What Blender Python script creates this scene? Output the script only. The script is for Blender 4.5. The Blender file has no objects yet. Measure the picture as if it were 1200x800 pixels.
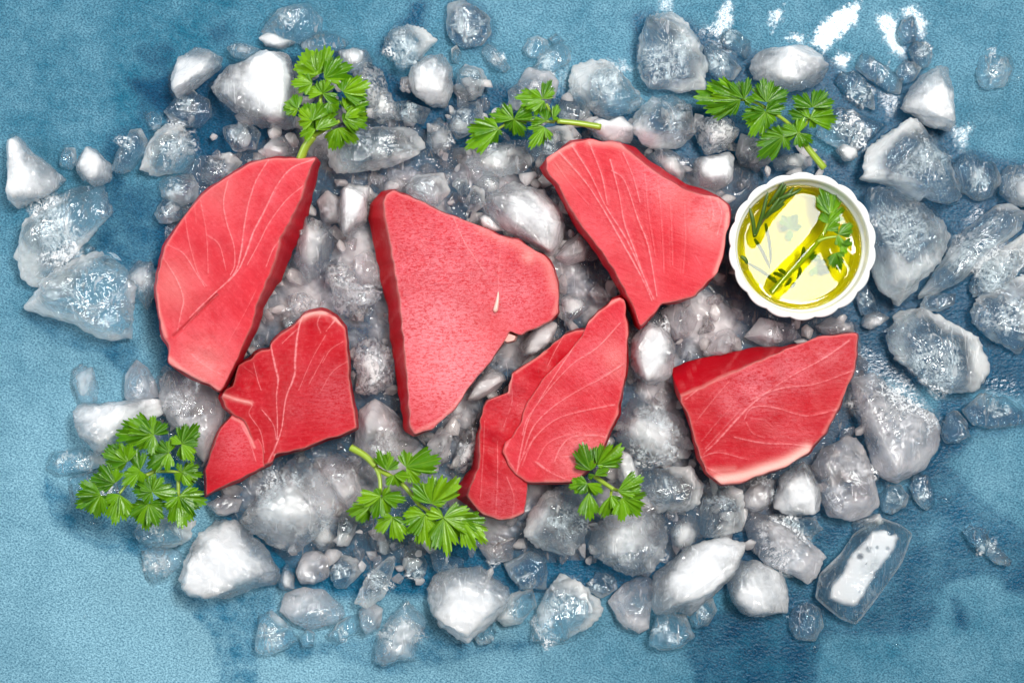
import bpy, math, random
import numpy as np
from mathutils import Vector, Matrix

rng = np.random.default_rng(7)
random.seed(7)
SC = bpy.context.scene
COL = SC.collection

# ------------------------------------------------------------------ camera, light, exposure
H = 1.0            # camera height above the tabletop (metres)
PX = 0.0005        # one pixel of the 1200 px wide photograph on the tabletop

cam_d = bpy.data.cameras.new('camera')
cam = bpy.data.objects.new('camera', cam_d)
COL.objects.link(cam)
cam.location = (0, 0, H)
cam.rotation_euler = (0, 0, 0)
cam_d.sensor_width = 36.0
cam_d.lens = 36.0 * H / (1200 * PX)
cam_d.clip_start = 0.01
cam_d.clip_end = 50
SC.camera = cam

world = bpy.data.worlds.new('World')
SC.world = world
world.use_nodes = True
bg = world.node_tree.nodes['Background']
bg.inputs['Color'].default_value = (0.86, 0.94, 1.0, 1)
bg.inputs['Strength'].default_value = 0.09


def area_lamp(name, loc, target, sx, sy, power, col=(1, 1, 1)):
    d = bpy.data.lights.new(name, 'AREA')
    d.shape = 'RECTANGLE'
    d.size, d.size_y, d.energy, d.color = sx, sy, power, col
    o = bpy.data.objects.new(name, d)
    COL.objects.link(o)
    o.location = loc
    o.rotation_euler = (Vector(target) - Vector(loc)).to_track_quat('-Z', 'Y').to_euler()
    return o


# window panes high on the right and behind the table: their mirror images fall on the oil in
# the ramekin and on the wet board at the top right; two unseen fill lamps added behind and left
area_lamp('window_lamp', (0.46, 0.15, 1.5), (0, 0, 0), 0.26, 0.24, 6.0, (1.0, 0.985, 0.95))
area_lamp('window_lamp.001', (0.45, 0.46, 1.5), (0, 0, 0), 0.40, 0.32, 22.0, (1.0, 0.985, 0.95))
area_lamp('back_fill_lamp', (0.0, 1.35, 1.0), (0, 0, 0), 0.9, 0.35, 8.0, (0.97, 0.985, 1.0))
area_lamp('left_fill_lamp', (-1.1, 0.2, 0.9), (0, 0, 0), 0.5, 0.8, 9.0, (0.95, 0.98, 1.0))

SC.view_settings.view_transform = 'Standard'
SC.view_settings.look = 'None'
SC.view_settings.exposure = 0.16
SC.view_settings.gamma = 1.0
SC.view_settings.use_curve_mapping = False
SC.render.engine = 'CYCLES'
SC.render.filter_size = 1.1
cy = SC.cycles
cy.use_denoising = True
cy.caustics_reflective = False
cy.caustics_refractive = True
cy.blur_glossy = 0.6
cy.sample_clamp_indirect = 4.0
cy.sample_clamp_direct = 0.0
cy.max_bounces = 14
cy.diffuse_bounces = 4
cy.glossy_bounces = 4
cy.transmission_bounces = 12
cy.transparent_max_bounces = 16
cy.volume_bounces = 2


# ------------------------------------------------------------------ helpers
def W(x, y, z=0.0):
    """photograph pixel -> the point at height z that stands there"""
    k = PX * (H - z) / H
    return ((x - 600) * k, (400 - y) * k, z)


def Wn(p, z):
    k = PX * (H - z) / H
    return np.stack([(p[..., 0] - 600) * k, (400 - p[..., 1]) * k, z + 0 * p[..., 0]], -1)


def pts(s):
    return np.array([[float(a) for a in q.split(',')] for q in s.split()])


class Noise:
    """smooth 3D noise: a sum of random sinusoids"""

    def __init__(s, r, n=10):
        s.k = r.normal(size=(n, 3))
        s.k /= np.linalg.norm(s.k, axis=1, keepdims=True)
        s.k *= r.uniform(0.6, 1.5, (n, 1))
        s.p = r.uniform(0, 6.28, n)
        s.n = n

    def __call__(s, x, f=1.0):
        return np.sin((x * f) @ s.k.T + s.p).sum(-1) / math.sqrt(s.n / 2.0)


def mesh_obj(name, v, faces, mat, parent=None, attrs=None, smooth=True, loc=None):
    me = bpy.data.meshes.new(name)
    v = np.asarray(v, dtype=np.float64)
    if loc is not None:
        v = v - np.array(loc)
    if isinstance(faces, np.ndarray):
        nf, k = faces.shape
        me.vertices.add(len(v))
        me.vertices.foreach_set('co', v.astype(np.float32).ravel())
        me.loops.add(nf * k)
        me.loops.foreach_set('vertex_index', faces.astype(np.int32).ravel())
        me.polygons.add(nf)
        me.polygons.foreach_set('loop_start', np.arange(0, nf * k, k, dtype=np.int32))
        me.polygons.foreach_set('loop_total', np.full(nf, k, dtype=np.int32))
        me.update(calc_edges=True)
        me.validate()
    else:
        me.from_pydata([tuple(p) for p in v], [], faces)
    if smooth:
        me.polygons.foreach_set('use_smooth', np.ones(len(me.polygons), dtype=bool))
    for k_, a in (attrs or {}).items():
        at = me.attributes.new(k_, 'FLOAT', 'POINT')
        at.data.foreach_set('value', np.asarray(a, dtype=np.float32))
    me.materials.append(mat)
    o = bpy.data.objects.new(name, me)
    COL.objects.link(o)
    if loc is not None:
        o.location = loc
    if parent is not None:
        o.parent = parent
    return o


def tag(o, label, cat, group=None, kind=None):
    o['label'] = label
    o['category'] = cat
    if group:
        o['group'] = group
    if kind:
        o['kind'] = kind
    return o


def empty(name, loc):
    o = bpy.data.objects.new(name, None)
    o.empty_display_size = 0.01
    COL.objects.link(o)
    o.location = loc
    return o


def child_of(o, parent):
    """parent without moving (parents are unrotated empties)"""
    o.parent = parent
    o.location = Vector(o.location) - Vector(parent.location)
    return o


def catmull(p, n=12):
    p = np.asarray(p, float)
    q = np.vstack([2 * p[0] - p[1], p, 2 * p[-1] - p[-2]])
    out = []
    for i in range(1, len(q) - 2):
        t = np.linspace(0, 1, n, endpoint=False)[:, None]
        a, b, c, d = q[i - 1], q[i], q[i + 1], q[i + 2]
        out.append(0.5 * ((2 * b) + (-a + c) * t + (2 * a - 5 * b + 4 * c - d) * t ** 2 + (-a + 3 * b - 3 * c + d) * t ** 3))
    out.append(p[-1][None])
    return np.vstack(out)


def seg_dist(P, line):
    """distance of every point of P to a polyline, and the place along it (0..1)"""
    best = np.full(len(P), 1e9)
    s_at = np.zeros(len(P))
    n = len(line) - 1
    for i in range(n):
        a, b = line[i], line[i + 1]
        d = b - a
        L = max(float(d @ d), 1e-9)
        t = np.clip(((P - a) @ d) / L, 0, 1)
        e = np.hypot(*(P - (a + t[:, None] * d)).T)
        m = e < best
        best[m] = e[m]
        s_at[m] = (i + t[m]) / n
    return best, s_at


def in_poly(P, poly):
    x, y = P[:, 0], P[:, 1]
    ins = np.zeros(len(P), bool)
    n = len(poly)
    for i in range(n):
        x1, y1 = poly[i]
        x2, y2 = poly[(i + 1) % n]
        if y1 == y2:
            continue
        c = ((y1 > y) != (y2 > y)) & (x < (x2 - x1) * (y - y1) / (y2 - y1) + x1)
        ins ^= c
    return ins


def poly_sdf(P, poly):
    d, _ = seg_dist(P, np.vstack([poly, poly[:1]]))
    return np.where(in_poly(P, poly), d, -d)


def tube(path, radii, n=8):
    path = np.asarray(path, float)
    m = len(path)
    tan = np.gradient(path, axis=0)
    tan /= np.linalg.norm(tan, axis=1, keepdims=True) + 1e-12
    up = np.array([0, 0, 1.0])
    V, F = [], []
    for i in range(m):
        a = np.cross(tan[i], up)
        if np.linalg.norm(a) < 1e-3:
            a = np.array([1.0, 0, 0])
        a /= np.linalg.norm(a)
        b = np.cross(a, tan[i])
        for j in range(n):
            t = 2 * math.pi * j / n
            V.append(path[i] + radii[i] * (a * math.cos(t) + b * math.sin(t)))
    for i in range(m - 1):
        for j in range(n):
            j2 = (j + 1) % n
            F.append((i * n + j, i * n + j2, (i + 1) * n + j2, (i + 1) * n + j))
    F.append(tuple(range(n))[::-1])
    F.append(tuple((m - 1) * n + j for j in range(n)))
    return np.array(V), F


# ------------------------------------------------------------------ node helpers
class NT:
    def __init__(s, name):
        s.m = bpy.data.materials.new(name)
        s.m.use_nodes = True
        s.t = s.m.node_tree
        s.t.nodes.clear()
        s.out = s.t.nodes.new('ShaderNodeOutputMaterial')

    def n(s, typ, **kw):
        nd = s.t.nodes.new(typ)
        for k, v in kw.items():
            setattr(nd, k, v)
        return nd

    def link(s, a, b):
        s.t.links.new(a, b)

    def put(s, sock, v):
        if hasattr(v, 'is_output') or isinstance(v, bpy.types.NodeSocket):
            s.link(v, sock)
        elif isinstance(v, (tuple, list)) and len(v) == 3 and sock.type == 'RGBA':
            sock.default_value = (*v, 1)
        else:
            sock.default_value = v

    def math(s, op, a, b=0.0, c=None, clamp=False):
        nd = s.n('ShaderNodeMath', operation=op, use_clamp=clamp)
        s.put(nd.inputs[0], a)
        s.put(nd.inputs[1], b)
        if c is not None:
            s.put(nd.inputs[2], c)
        return nd.outputs[0]

    def mix(s, f, a, b, blend='MIX'):
        nd = s.n('ShaderNodeMix', data_type='RGBA', blend_type=blend)
        s.put(nd.inputs[0], f)
        s.put(nd.inputs[6], a)
        s.put(nd.inputs[7], b)
        return nd.outputs[2]

    def attr(s, name):
        return s.n('ShaderNodeAttribute', attribute_name=name).outputs['Fac']

    def coord(s, which='Object'):
        return s.n('ShaderNodeTexCoord').outputs[which]

    def mapping(s, co, scale=(1, 1, 1), rot=(0, 0, 0)):
        nd = s.n('ShaderNodeMapping')
        s.link(co, nd.inputs['Vector'])
        nd.inputs['Scale'].default_value = scale
        nd.inputs['Rotation'].default_value = rot
        return nd.outputs[0]

    def noise(s, co, scale, detail=3.0, rough=0.55, dist=0.0):
        nd = s.n('ShaderNodeTexNoise')
        s.link(co, nd.inputs['Vector'])
        nd.inputs['Scale'].default_value = scale
        nd.inputs['Detail'].default_value = detail
        nd.inputs['Roughness'].default_value = rough
        nd.inputs['Distortion'].default_value = dist
        return nd.outputs['Fac']

    def voronoi(s, co, scale, feature='F1'):
        nd = s.n('ShaderNodeTexVoronoi', feature=feature)
        s.link(co, nd.inputs['Vector'])
        nd.inputs['Scale'].default_value = scale
        return nd.outputs['Distance']

    def ramp(s, f, lo, hi, to_lo=0.0, to_hi=1.0, smooth=True):
        nd = s.n('ShaderNodeMapRange', interpolation_type='SMOOTHSTEP' if smooth else 'LINEAR', clamp=True)
        s.put(nd.inputs[0], f)
        s.put(nd.inputs[1], lo)
        s.put(nd.inputs[2], hi)
        s.put(nd.inputs[3], to_lo)
        s.put(nd.inputs[4], to_hi)
        return nd.outputs[0]

    def bump(s, h, strength, dist, normal=None):
        nd = s.n('ShaderNodeBump')
        s.put(nd.inputs['Strength'], strength)
        nd.inputs['Distance'].default_value = dist
        s.link(h, nd.inputs['Height'])
        if normal is not None:
            s.link(normal, nd.inputs['Normal'])
        return nd.outputs[0]

    def pbsdf(s, **kw):
        nd = s.n('ShaderNodeBsdfPrincipled')
        for k, v in kw.items():
            s.put(nd.inputs[k.replace('_', ' ')], v)
        return nd

    def done(s, shader):
        s.link(shader, s.out.inputs['Surface'])
        return s.m


# ------------------------------------------------------------------ materials
def mat_board():
    m = NT('blue_board')
    co = m.coord('Object')
    big = m.noise(co, 5.0, 4, 0.6)
    mid = m.math('ADD', m.math('MULTIPLY', m.noise(co, 34.0, 5, 0.7), 0.6), m.math('MULTIPLY', m.noise(co, 150.0, 6, 0.75, 0.4), 0.4))
    fine = m.noise(m.mapping(co, (1, 1.25, 1), (0, 0, 0.5)), 820.0, 2, 0.6)
    fine2 = m.noise(co, 1500.0, 1, 0.5)
    light = m.attr('light')
    t = m.math('ADD', m.math('MULTIPLY', m.math('SUBTRACT', mid, 0.5), 1.5),
               m.math('MULTIPLY', m.math('SUBTRACT', big, 0.5), 0.5))
    t = m.math('ADD', t, light)
    dry = m.mix(m.ramp(t, 0.0, 1.0, smooth=False), (0.008, 0.098, 0.168), (0.175, 0.352, 0.455))
    grain = m.ramp(m.math('ADD', m.math('MULTIPLY', fine, 0.7), m.math('MULTIPLY', fine2, 0.3)), 0.34, 0.66)
    dry = m.mix(1.0, dry, m.mix(grain, (0.40, 0.52, 0.58), (1.62, 1.48, 1.40)), 'MULTIPLY')
    # wet stains
    wn = m.math('MULTIPLY', m.math('SUBTRACT', m.noise(co, 75.0, 6, 0.72), 0.5), 34.0)
    wet = m.ramp(m.math('ADD', m.attr('wet'), wn), -8.0, 10.0)
    fn = m.math('MULTIPLY', m.math('SUBTRACT', m.noise(co, 330.0, 3, 0.65), 0.5), 22.0)
    film = m.ramp(m.math('ADD', m.attr('film'), fn), -4.5, 5.0, 0.0, 0.80)
    col = m.mix(m.math('MULTIPLY', wet, 0.96), dry, m.mix(1.0, dry, (0.015, 0.30, 0.45), 'MULTIPLY'))
    rough = m.ramp(wet, 0, 1, 0.66, 0.30)
    rough = m.math('ADD', m.math('MULTIPLY', rough, m.math('SUBTRACT', 1.0, film)), m.math('MULTIPLY', film, 0.09))
    vor = m.voronoi(m.mapping(co, (1, 1.5, 1), (0, 0, 0.6)), 430.0, 'SMOOTH_F1')
    hgt = m.math('ADD', m.math('MULTIPLY', vor, 1.0), m.math('MULTIPLY', fine, 0.9))
    bs = m.math('SUBTRACT', m.ramp(wet, 0, 1, 0.30, 0.5), m.math('MULTIPLY', film, 0.20))
    b = m.bump(hgt, bs, 0.0007)
    p = m.pbsdf(Base_Color=col, Roughness=rough, Normal=b)
    m.put(p.inputs['Specular IOR Level'], m.ramp(film, 0, 1, 0.22, 0.6))
    p.inputs['IOR'].default_value = 1.42
    return m.done(p.outputs[0])


def mat_tuna(name, deep=(0.43, 0.0015, 0.006), flesh=(0.52, 0.012, 0.024)):
    m = NT(name)
    co = m.coord('Object')
    vein, pale, frost, dark = (m.attr(a) for a in ('vein', 'pale', 'frost', 'dark'))
    n1 = m.noise(co, 60.0, 4, 0.6)
    n2 = m.noise(co, 420.0, 3, 0.65)
    n3 = m.noise(co, 1300.0, 2, 0.6)
    rnd = m.n('ShaderNodeObjectInfo').outputs['Random']
    vr = m.n('ShaderNodeVectorRotate', rotation_type='Z_AXIS')
    m.link(co, vr.inputs['Vector'])
    m.link(m.math('MULTIPLY', rnd, 6.28), vr.inputs['Angle'])
    fib = m.noise(m.mapping(vr.outputs[0], (0.16, 1, 0.5)), 620.0, 3, 0.65, 0.5)
    n0 = m.noise(co, 22.0, 2, 0.5)
    col = m.mix(m.ramp(n0, 0.32, 0.62), deep, flesh)
    col = m.mix(0.50, col, flesh)
    col = m.mix(m.ramp(n1, 0.35, 0.75), col, (flesh[0] * 1.06, flesh[1] * 1.9, flesh[2] * 1.7))
    col = m.mix(m.math('MULTIPLY', m.ramp(fib, 0.46, 0.72), 0.12), col, (0.78, 0.12, 0.14))
    col = m.mix(m.math('MULTIPLY', m.ramp(fib, 0.50, 0.30), 0.28), col, deep)
    col = m.mix(m.math('MULTIPLY', m.ramp(n2, 0.5, 0.75), 0.13), col, (0.86, 0.20, 0.22))
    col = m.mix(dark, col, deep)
    crack = m.noise(m.mapping(co, (0.30, 1.0, 1), (0, 0, -0.12)), 330.0, 3, 0.65, 1.2)
    fz = m.noise(m.mapping(co, (0.5, 1.2, 1), (0, 0, -0.2)), 800.0, 4, 0.7, 0.6)
    fr = m.math('MULTIPLY', frost, m.ramp(m.math('ADD', m.math('MULTIPLY', fz, 0.7), m.math('MULTIPLY', n3, 0.3)), 0.36, 0.58))
    col = m.mix(m.math('MULTIPLY', fr, 0.72), col, (0.80, 0.30, 0.35))
    ck = m.math('MULTIPLY', m.attr('crackle'), m.ramp(m.math('ABSOLUTE', m.math('SUBTRACT', crack, 0.5)), 0.030, 0.008))
    col = m.mix(m.math('MULTIPLY', ck, 0.75), col, (0.45, 0.03, 0.05))
    vn = m.math('MULTIPLY', vein, m.ramp(n2, 0.30, 0.60, 0.30, 1.0))
    col = m.mix(m.math('MULTIPLY', vn, 0.66), col, (0.86, 0.36, 0.37))
    col = m.mix(pale, col, (0.88, 0.50, 0.44))
    h = m.math('ADD', m.math('MULTIPLY', n2, 0.5), m.math('ADD', m.math('MULTIPLY', fib, 0.7), m.math('MULTIPLY', n3, 0.35)))
    h = m.math('SUBTRACT', h, m.math('MULTIPLY', ck, 0.8))
    b = m.bump(h, 0.35, 0.0008)
    p = m.pbsdf(Base_Color=col, Roughness=m.ramp(n1, 0.3, 0.7, 0.30, 0.5), Normal=b)
    p.inputs['Subsurface Weight'].default_value = 0.25
    p.inputs['Subsurface Radius'].default_value = (1.0, 0.18, 0.14)
    p.inputs['Subsurface Scale'].default_value = 0.003
    m.put(p.inputs['Coat Weight'], m.ramp(dark, 0.3, 0.9, 0.30, 0.03))
    m.put(p.inputs['Specular IOR Level'], m.ramp(dark, 0.3, 0.9, 0.09, 0.02))
    p.inputs['Coat Roughness'].default_value = 0.07
    wetb = m.bump(m.math('ADD', m.noise(co, 90.0, 1, 0.5), m.math('MULTIPLY', n3, 0.9)), 1.0, 0.0030)
    m.link(wetb, p.inputs['Coat Normal'])
    return m.done(p.outputs[0])


def mat_ice(name, lo, hi, mid, soft=0.5, white=(0.80, 0.83, 0.86), glass=(0.93, 0.97, 0.99), rough=0.04, bump=0.5, clear=0.42,
            fine=0.5, froth=0.0, dens=0.0, vcol=(0.95, 0.97, 1.0)):
    """refracting ice with a milky share between lo and hi that follows the 'cloud' attribute"""
    m = NT(name)
    co = m.coord('Object')
    rnd = m.n('ShaderNodeObjectInfo').outputs['Random']
    off = m.n('ShaderNodeVectorMath', operation='ADD')
    m.link(co, off.inputs[0])
    cb = m.n('ShaderNodeCombineXYZ')
    for i in range(3):
        m.link(rnd, cb.inputs[i])
    m.link(cb.outputs[0], off.inputs[1])
    co = off.outputs[0]
    n1 = m.noise(co, 115.0, 1.5, 0.5, 0.8)
    n2 = m.noise(co, 380.0, 3, 0.65, 0.5)
    n4 = m.noise(co, 300.0, 1, 0.5, 0.6)
    c = m.math('ADD', m.attr('cloud'), m.math('ADD', m.math('MULTIPLY', m.math('SUBTRACT', n1, 0.5), 0.8),
               m.math('MULTIPLY', m.math('SUBTRACT', n2, 0.5), fine)))
    f = m.ramp(c, mid - soft, mid + soft, lo, hi)
    # trapped bubbles and fracture streaks
    scr = m.noise(m.mapping(co, (1, 0.22, 0.6), (0.4, 0.2, 0.9)), 240.0, 2, 0.6, 1.6)
    f = m.math('ADD', f, m.math('MULTIPLY', m.ramp(scr, 0.60, 0.70), 0.22), clamp=True)
    if froth:
        f = m.math('ADD', f, m.math('MULTIPLY', m.math('SUBTRACT', m.ramp(n2, 0.42, 0.56), 0.4), froth), clamp=True)
    hh = m.math('ADD', n1, m.math('MULTIPLY', n4, 0.28))
    if froth:
        hh = m.math('ADD', hh, m.math('MULTIPLY', n2, 0.22))
    b = m.bump(hh, bump, 0.0030)
    g = m.pbsdf(Base_Color=glass, Roughness=rough, Normal=b, IOR=1.31)
    g.inputs['Transmission Weight'].default_value = 1.0
    b2 = m.bump(m.math('ADD', m.noise(co, 160.0, 1, 0.5, 0.8), m.math('MULTIPLY', n4, 0.35)), 0.9, 0.0030)
    g.inputs['Coat Weight'].default_value = 1.0
    g.inputs['Coat IOR'].default_value = 1.6
    g.inputs['Coat Roughness'].default_value = 0.02
    m.link(b2, g.inputs['Coat Normal'])
    t = m.n('ShaderNodeBsdfTransparent')
    t.inputs['Color'].default_value = (*glass, 1)
    gt = m.n('ShaderNodeMixShader')
    gt.inputs[0].default_value = clear
    m.link(g.outputs[0], gt.inputs[1])
    m.link(t.outputs[0], gt.inputs[2])
    d = m.pbsdf(Base_Color=white, Roughness=0.35, IOR=1.31)
    d.inputs['Subsurface Weight'].default_value = 1.0
    d.inputs['Subsurface Radius'].default_value = (0.9, 1.0, 1.08)
    d.inputs['Subsurface Scale'].default_value = 0.014
    d.inputs['Coat Weight'].default_value = 0.7
    d.inputs['Coat IOR'].default_value = 1.6
    d.inputs['Coat Roughness'].default_value = 0.07
    m.link(b2, d.inputs['Coat Normal'])
    mx = m.n('ShaderNodeMixShader')
    m.link(f, mx.inputs[0])
    m.link(gt.outputs[0], mx.inputs[1])
    m.link(d.outputs[0], mx.inputs[2])
    if dens:
        v = m.n('ShaderNodeVolumeScatter')
        v.inputs['Color'].default_value = (*vcol, 1)
        v.inputs['Density'].default_value = dens
        v.inputs['Anisotropy'].default_value = 0.2
        m.link(v.outputs[0], m.out.inputs['Volume'])
    return m.done(mx.outputs[0])


def mat_leaf(name, c0=(0.042, 0.165, 0.002), c1=(0.17, 0.39, 0.005), vein=(0.24, 0.42, 0.03)):
    m = NT(name)
    co = m.coord('Object')
    rnd = m.n('ShaderNodeObjectInfo').outputs['Random']
    n1 = m.noise(co, 160.0, 3, 0.6)
    t = m.math('ADD', m.math('MULTIPLY', n1, 0.7), m.math('MULTIPLY', rnd, 0.5))
    col = m.mix(m.ramp(t, 0.35, 0.95), c0, c1)
    col = m.mix(m.math('MULTIPLY', m.attr('vein'), 0.5), col, vein)
    b = m.bump(m.noise(co, 900.0, 2, 0.5), 0.35, 0.0006)
    p = m.pbsdf(Base_Color=col, Roughness=0.27, Normal=b)
    p.inputs['Specular IOR Level'].default_value = 0.45
    tr = m.n('ShaderNodeBsdfTranslucent')
    m.put(tr.inputs['Color'], m.mix(0.5, col, (0.25, 0.55, 0.02)))
    mx = m.n('ShaderNodeMixShader')
    mx.inputs[0].default_value = 0.28
    m.link(p.outputs[0], mx.inputs[1])
    m.link(tr.outputs[0], mx.inputs[2])
    return m.done(mx.outputs[0])


def mat_simple(name, col, rough=0.4, sss=0.0, spec=0.5, coat=0.0):
    m = NT(name)
    co = m.coord('Object')
    n1 = m.noise(co, 220.0, 3, 0.6)
    c = m.mix(n1, tuple(v * 0.88 for v in col), tuple(min(1, v * 1.08) for v in col))
    p = m.pbsdf(Base_Color=c, Roughness=rough)
    p.inputs['Specular IOR Level'].default_value = spec
    p.inputs['Coat Weight'].default_value = coat
    p.inputs['Coat Roughness'].default_value = 0.05
    if sss:
        p.inputs['Subsurface Weight'].default_value = sss
        p.inputs['Subsurface Radius'].default_value = (1, 0.8, 0.7)
        p.inputs['Subsurface Scale'].default_value = 0.003
    return m.done(p.outputs[0])


def mat_oil():
    m = NT('olive_oil')
    p = m.pbsdf(Base_Color=(0.965, 0.925, 0.11), Roughness=0.0, IOR=1.47)
    p.inputs['Transmission Weight'].default_value = 1.0
    t = m.n('ShaderNodeBsdfTransparent')
    t.inputs['Color'].default_value = (0.965, 0.925, 0.11, 1)
    mx = m.n('ShaderNodeMixShader')
    mx.inputs[0].default_value = 0.5
    m.link(p.outputs[0], mx.inputs[1])
    m.link(t.outputs[0], mx.inputs[2])
    return m.done(mx.outputs[0])


def mat_water():
    m = NT('melt_water')
    p = m.pbsdf(Base_Color=(0.96, 0.99, 1.0), Roughness=0.0, IOR=1.33)
    p.inputs['Transmission Weight'].default_value = 1.0
    p.inputs['Coat Weight'].default_value = 1.0
    p.inputs['Coat IOR'].default_value = 1.6
    t = m.n('ShaderNodeBsdfTransparent')
    mx = m.n('ShaderNodeMixShader')
    mx.inputs[0].default_value = 0.6
    m.link(p.outputs[0], mx.inputs[1])
    m.link(t.outputs[0], mx.inputs[2])
    return m.done(mx.outputs[0])


M_BOARD = mat_board()
M_TUNA = mat_tuna('tuna_flesh')
M_TUNA_CORAL = mat_tuna('tuna_flesh_coral', (0.44, 0.006, 0.016), (0.57, 0.026, 0.040))
M_TUNA_RED = mat_tuna('tuna_flesh_red', (0.36, 0.002, 0.008), (0.43, 0.004, 0.011))
M_ICE = {
    'W': mat_ice('ice_white', 0.14, 0.92, 0.08, 0.55, (0.70, 0.71, 0.73), rough=0.05, bump=0.36, fine=0.45, clear=0.50),
    'D': mat_ice('ice_cloudy', 0.05, 0.72, 0.56, 0.66, (0.86, 0.88, 0.90), glass=(0.93, 0.98, 1.0), rough=0.01, bump=0.40, fine=0.22, clear=0.44),
    'C': mat_ice('ice_clear', 0.02, 0.42, 1.05, 0.65, (0.90, 0.92, 0.94), glass=(0.88, 0.97, 1.0), rough=0.0, bump=0.42, fine=0.3, clear=0.46),
    'G': mat_ice('ice_grey', 0.05, 0.50, 0.35, 0.70, (0.80, 0.77, 0.79), glass=(0.97, 0.96, 0.975), rough=0.03, bump=0.26, clear=0.44, fine=0.20),
    'F': mat_ice('ice_frothy', 0.06, 0.56, 0.55, 0.6, (0.88, 0.88, 0.90), rough=0.01, bump=0.60, froth=0.36, clear=0.44, fine=0.4),
    'E': mat_ice('ice_edge_white', 0.03, 0.68, 0.46, 0.62, (0.90, 0.92, 0.94), glass=(0.90, 0.975, 1.0), rough=0.0, bump=0.32, fine=0.25, clear=0.52),
}
M_BLOCK = mat_ice('ice_block', 0.02, 0.62, 0.55, 0.65, (0.86, 0.88, 0.90), glass=(0.92, 0.98, 1.0), rough=0.0, bump=0.26, fine=0.6, clear=0.58)
M_BED = mat_ice('ice_crushed', 0.05, 0.72, 0.45, 0.6, (0.88, 0.81, 0.825), glass=(0.97, 0.95, 0.955), rough=0.02, bump=0.8, clear=0.60, fine=0.3)


def mat_crack():
    m = NT('ice_fracture')
    co = m.coord('Object')
    n = m.noise(co, 420.0, 4, 0.7, 1.2)
    f = m.math('MULTIPLY', m.ramp(n, 0.44, 0.62), m.ramp(m.attr('cloud'), 0.0, 0.5))
    p = m.pbsdf(Base_Color=(0.93, 0.95, 0.97), Roughness=0.25)
    t = m.n('ShaderNodeBsdfTransparent')
    mx = m.n('ShaderNodeMixShader')
    m.link(m.math('MULTIPLY', f, 0.85), mx.inputs[0])
    m.link(t.outputs[0], mx.inputs[1])
    m.link(p.outputs[0], mx.inputs[2])
    return m.done(mx.outputs[0])


M_CRACK = mat_crack()
M_LEAF = mat_leaf('parsley_leaf')
M_LEAF_WARM = mat_leaf('parsley_leaf_bright', (0.07, 0.22, 0.002), (0.22, 0.44, 0.006))
M_STEM = mat_simple('parsley_stem', (0.28, 0.40, 0.035), 0.3, 0.2)
M_NEEDLE = mat_simple('rosemary_needle', (0.055, 0.12, 0.012), 0.35)
M_WOODY = mat_simple('rosemary_stem', (0.12, 0.09, 0.03), 0.5)
M_CERAMIC = mat_simple('white_glaze', (0.90, 0.895, 0.88), 0.22, 0.0, 0.5, 0.6)
M_FAT = mat_simple('tuna_tendon', (0.82, 0.46, 0.40), 0.35, 0.3)
M_OIL = mat_oil()
M_WATER = mat_water()

# ------------------------------------------------------------------ tabletop with its wet stains
WET = [
    "1000,545 1060,575 1105,540 1165,600 1215,625 1215,695 1180,695 1175,678 1150,672 1105,682 1098,712 1085,740 1045,742 960,744 955,800 955,830 830,830 810,785 800,765 830,720 905,700 950,640",
    "1100,455 1140,470 1215,485 1215,500 1150,508 1105,545 1085,580 1060,560 1090,500",
    "160,60 190,50 205,58 196,80 200,100 215,118 240,125 235,150 190,165 160,180 130,205 120,185 125,160 150,148 165,135 168,100 178,80",
    "115,205 150,215 185,220 190,260 185,320 160,330 140,310 105,296 120,260",
    "40,360 60,372 110,398 158,400 170,430 150,440 120,412 70,400 30,372",
    "55,560 85,590 150,612 210,640 170,652 110,640 65,612 50,580",
    "205,690 245,705 330,690 320,712 300,740 302,800 300,830 262,830 258,790 250,740 222,715",
    "465,28 480,5 492,-6 503,10 498,30 475,45 455,60 440,62 448,45",
    "520,20 526,3 545,-4 562,5 578,22 576,42 563,58 545,60 526,52",
    "740,20 760,12 800,20 850,45 900,60 960,60 990,84 1020,70 1050,100 1060,60 1052,30 1068,16 1090,55 1080,90 1120,150 1130,180 1215,190 1215,470 1160,460 1100,460 1010,440 1000,400 990,360 1000,180 960,130 830,110 760,110 740,60",
    "250,32 265,30 278,38 270,52 262,60 252,48",
    "150,95 400,55 470,90 640,100 760,130 830,120 1000,190 1040,300 1010,400 1060,560 950,620 860,690 760,700 640,700 420,700 300,690 250,590 180,560 190,440 170,330 185,240 230,190",
    "1128,178 1150,172 1180,190 1180,250 1140,260 1120,230",
    "330,745 370,757 430,752 500,735 560,752 640,752 560,765 470,785 430,778 390,765 340,772",
    "1115,700 1125,705 1136,722 1130,735 1118,728",
]
WET_MOST = {2: 0.6, 3: 2.5, 4: 1.5, 5: 2.0, 6: 1.6, 10: 0.5, 13: 0.3, 0: 3.2}   # how far a stain soaks in at most
FILM = [
    "950,50 958,30 985,8 1010,0 1006,25 985,45 965,62", "835,30 845,5 858,-4 860,25 850,42 820,42 820,32",
    "900,15 921,6 915,25 903,40", "768,14 775,-4 790,-4 789,15", "1025,20 1040,13 1052,25 1064,72 1045,62 1035,45",
    "1054,12 1072,4 1088,26 1083,48 1062,40", "918,46 930,38 945,42 942,52", "1030,110 1052,106 1056,125 1045,140 1034,126",
    "1112,148 1141,146 1136,165 1128,182 1118,165", "1128,266 1145,238 1156,250 1130,280",
    "655,82 668,76 664,100 655,114", "722,68 735,72 742,84 730,82", "818,56 850,40 870,60 845,70",
    "815,352 850,336 870,362 850,396 812,424 796,418 818,390", "1004,400 1036,420 1078,455 1062,474 1040,456 1008,428",
    "240,235 250,230 252,240", "1150,440 1190,445 1200,470 1160,470", "980,60 1000,64 990,82 975,76",
]
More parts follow.
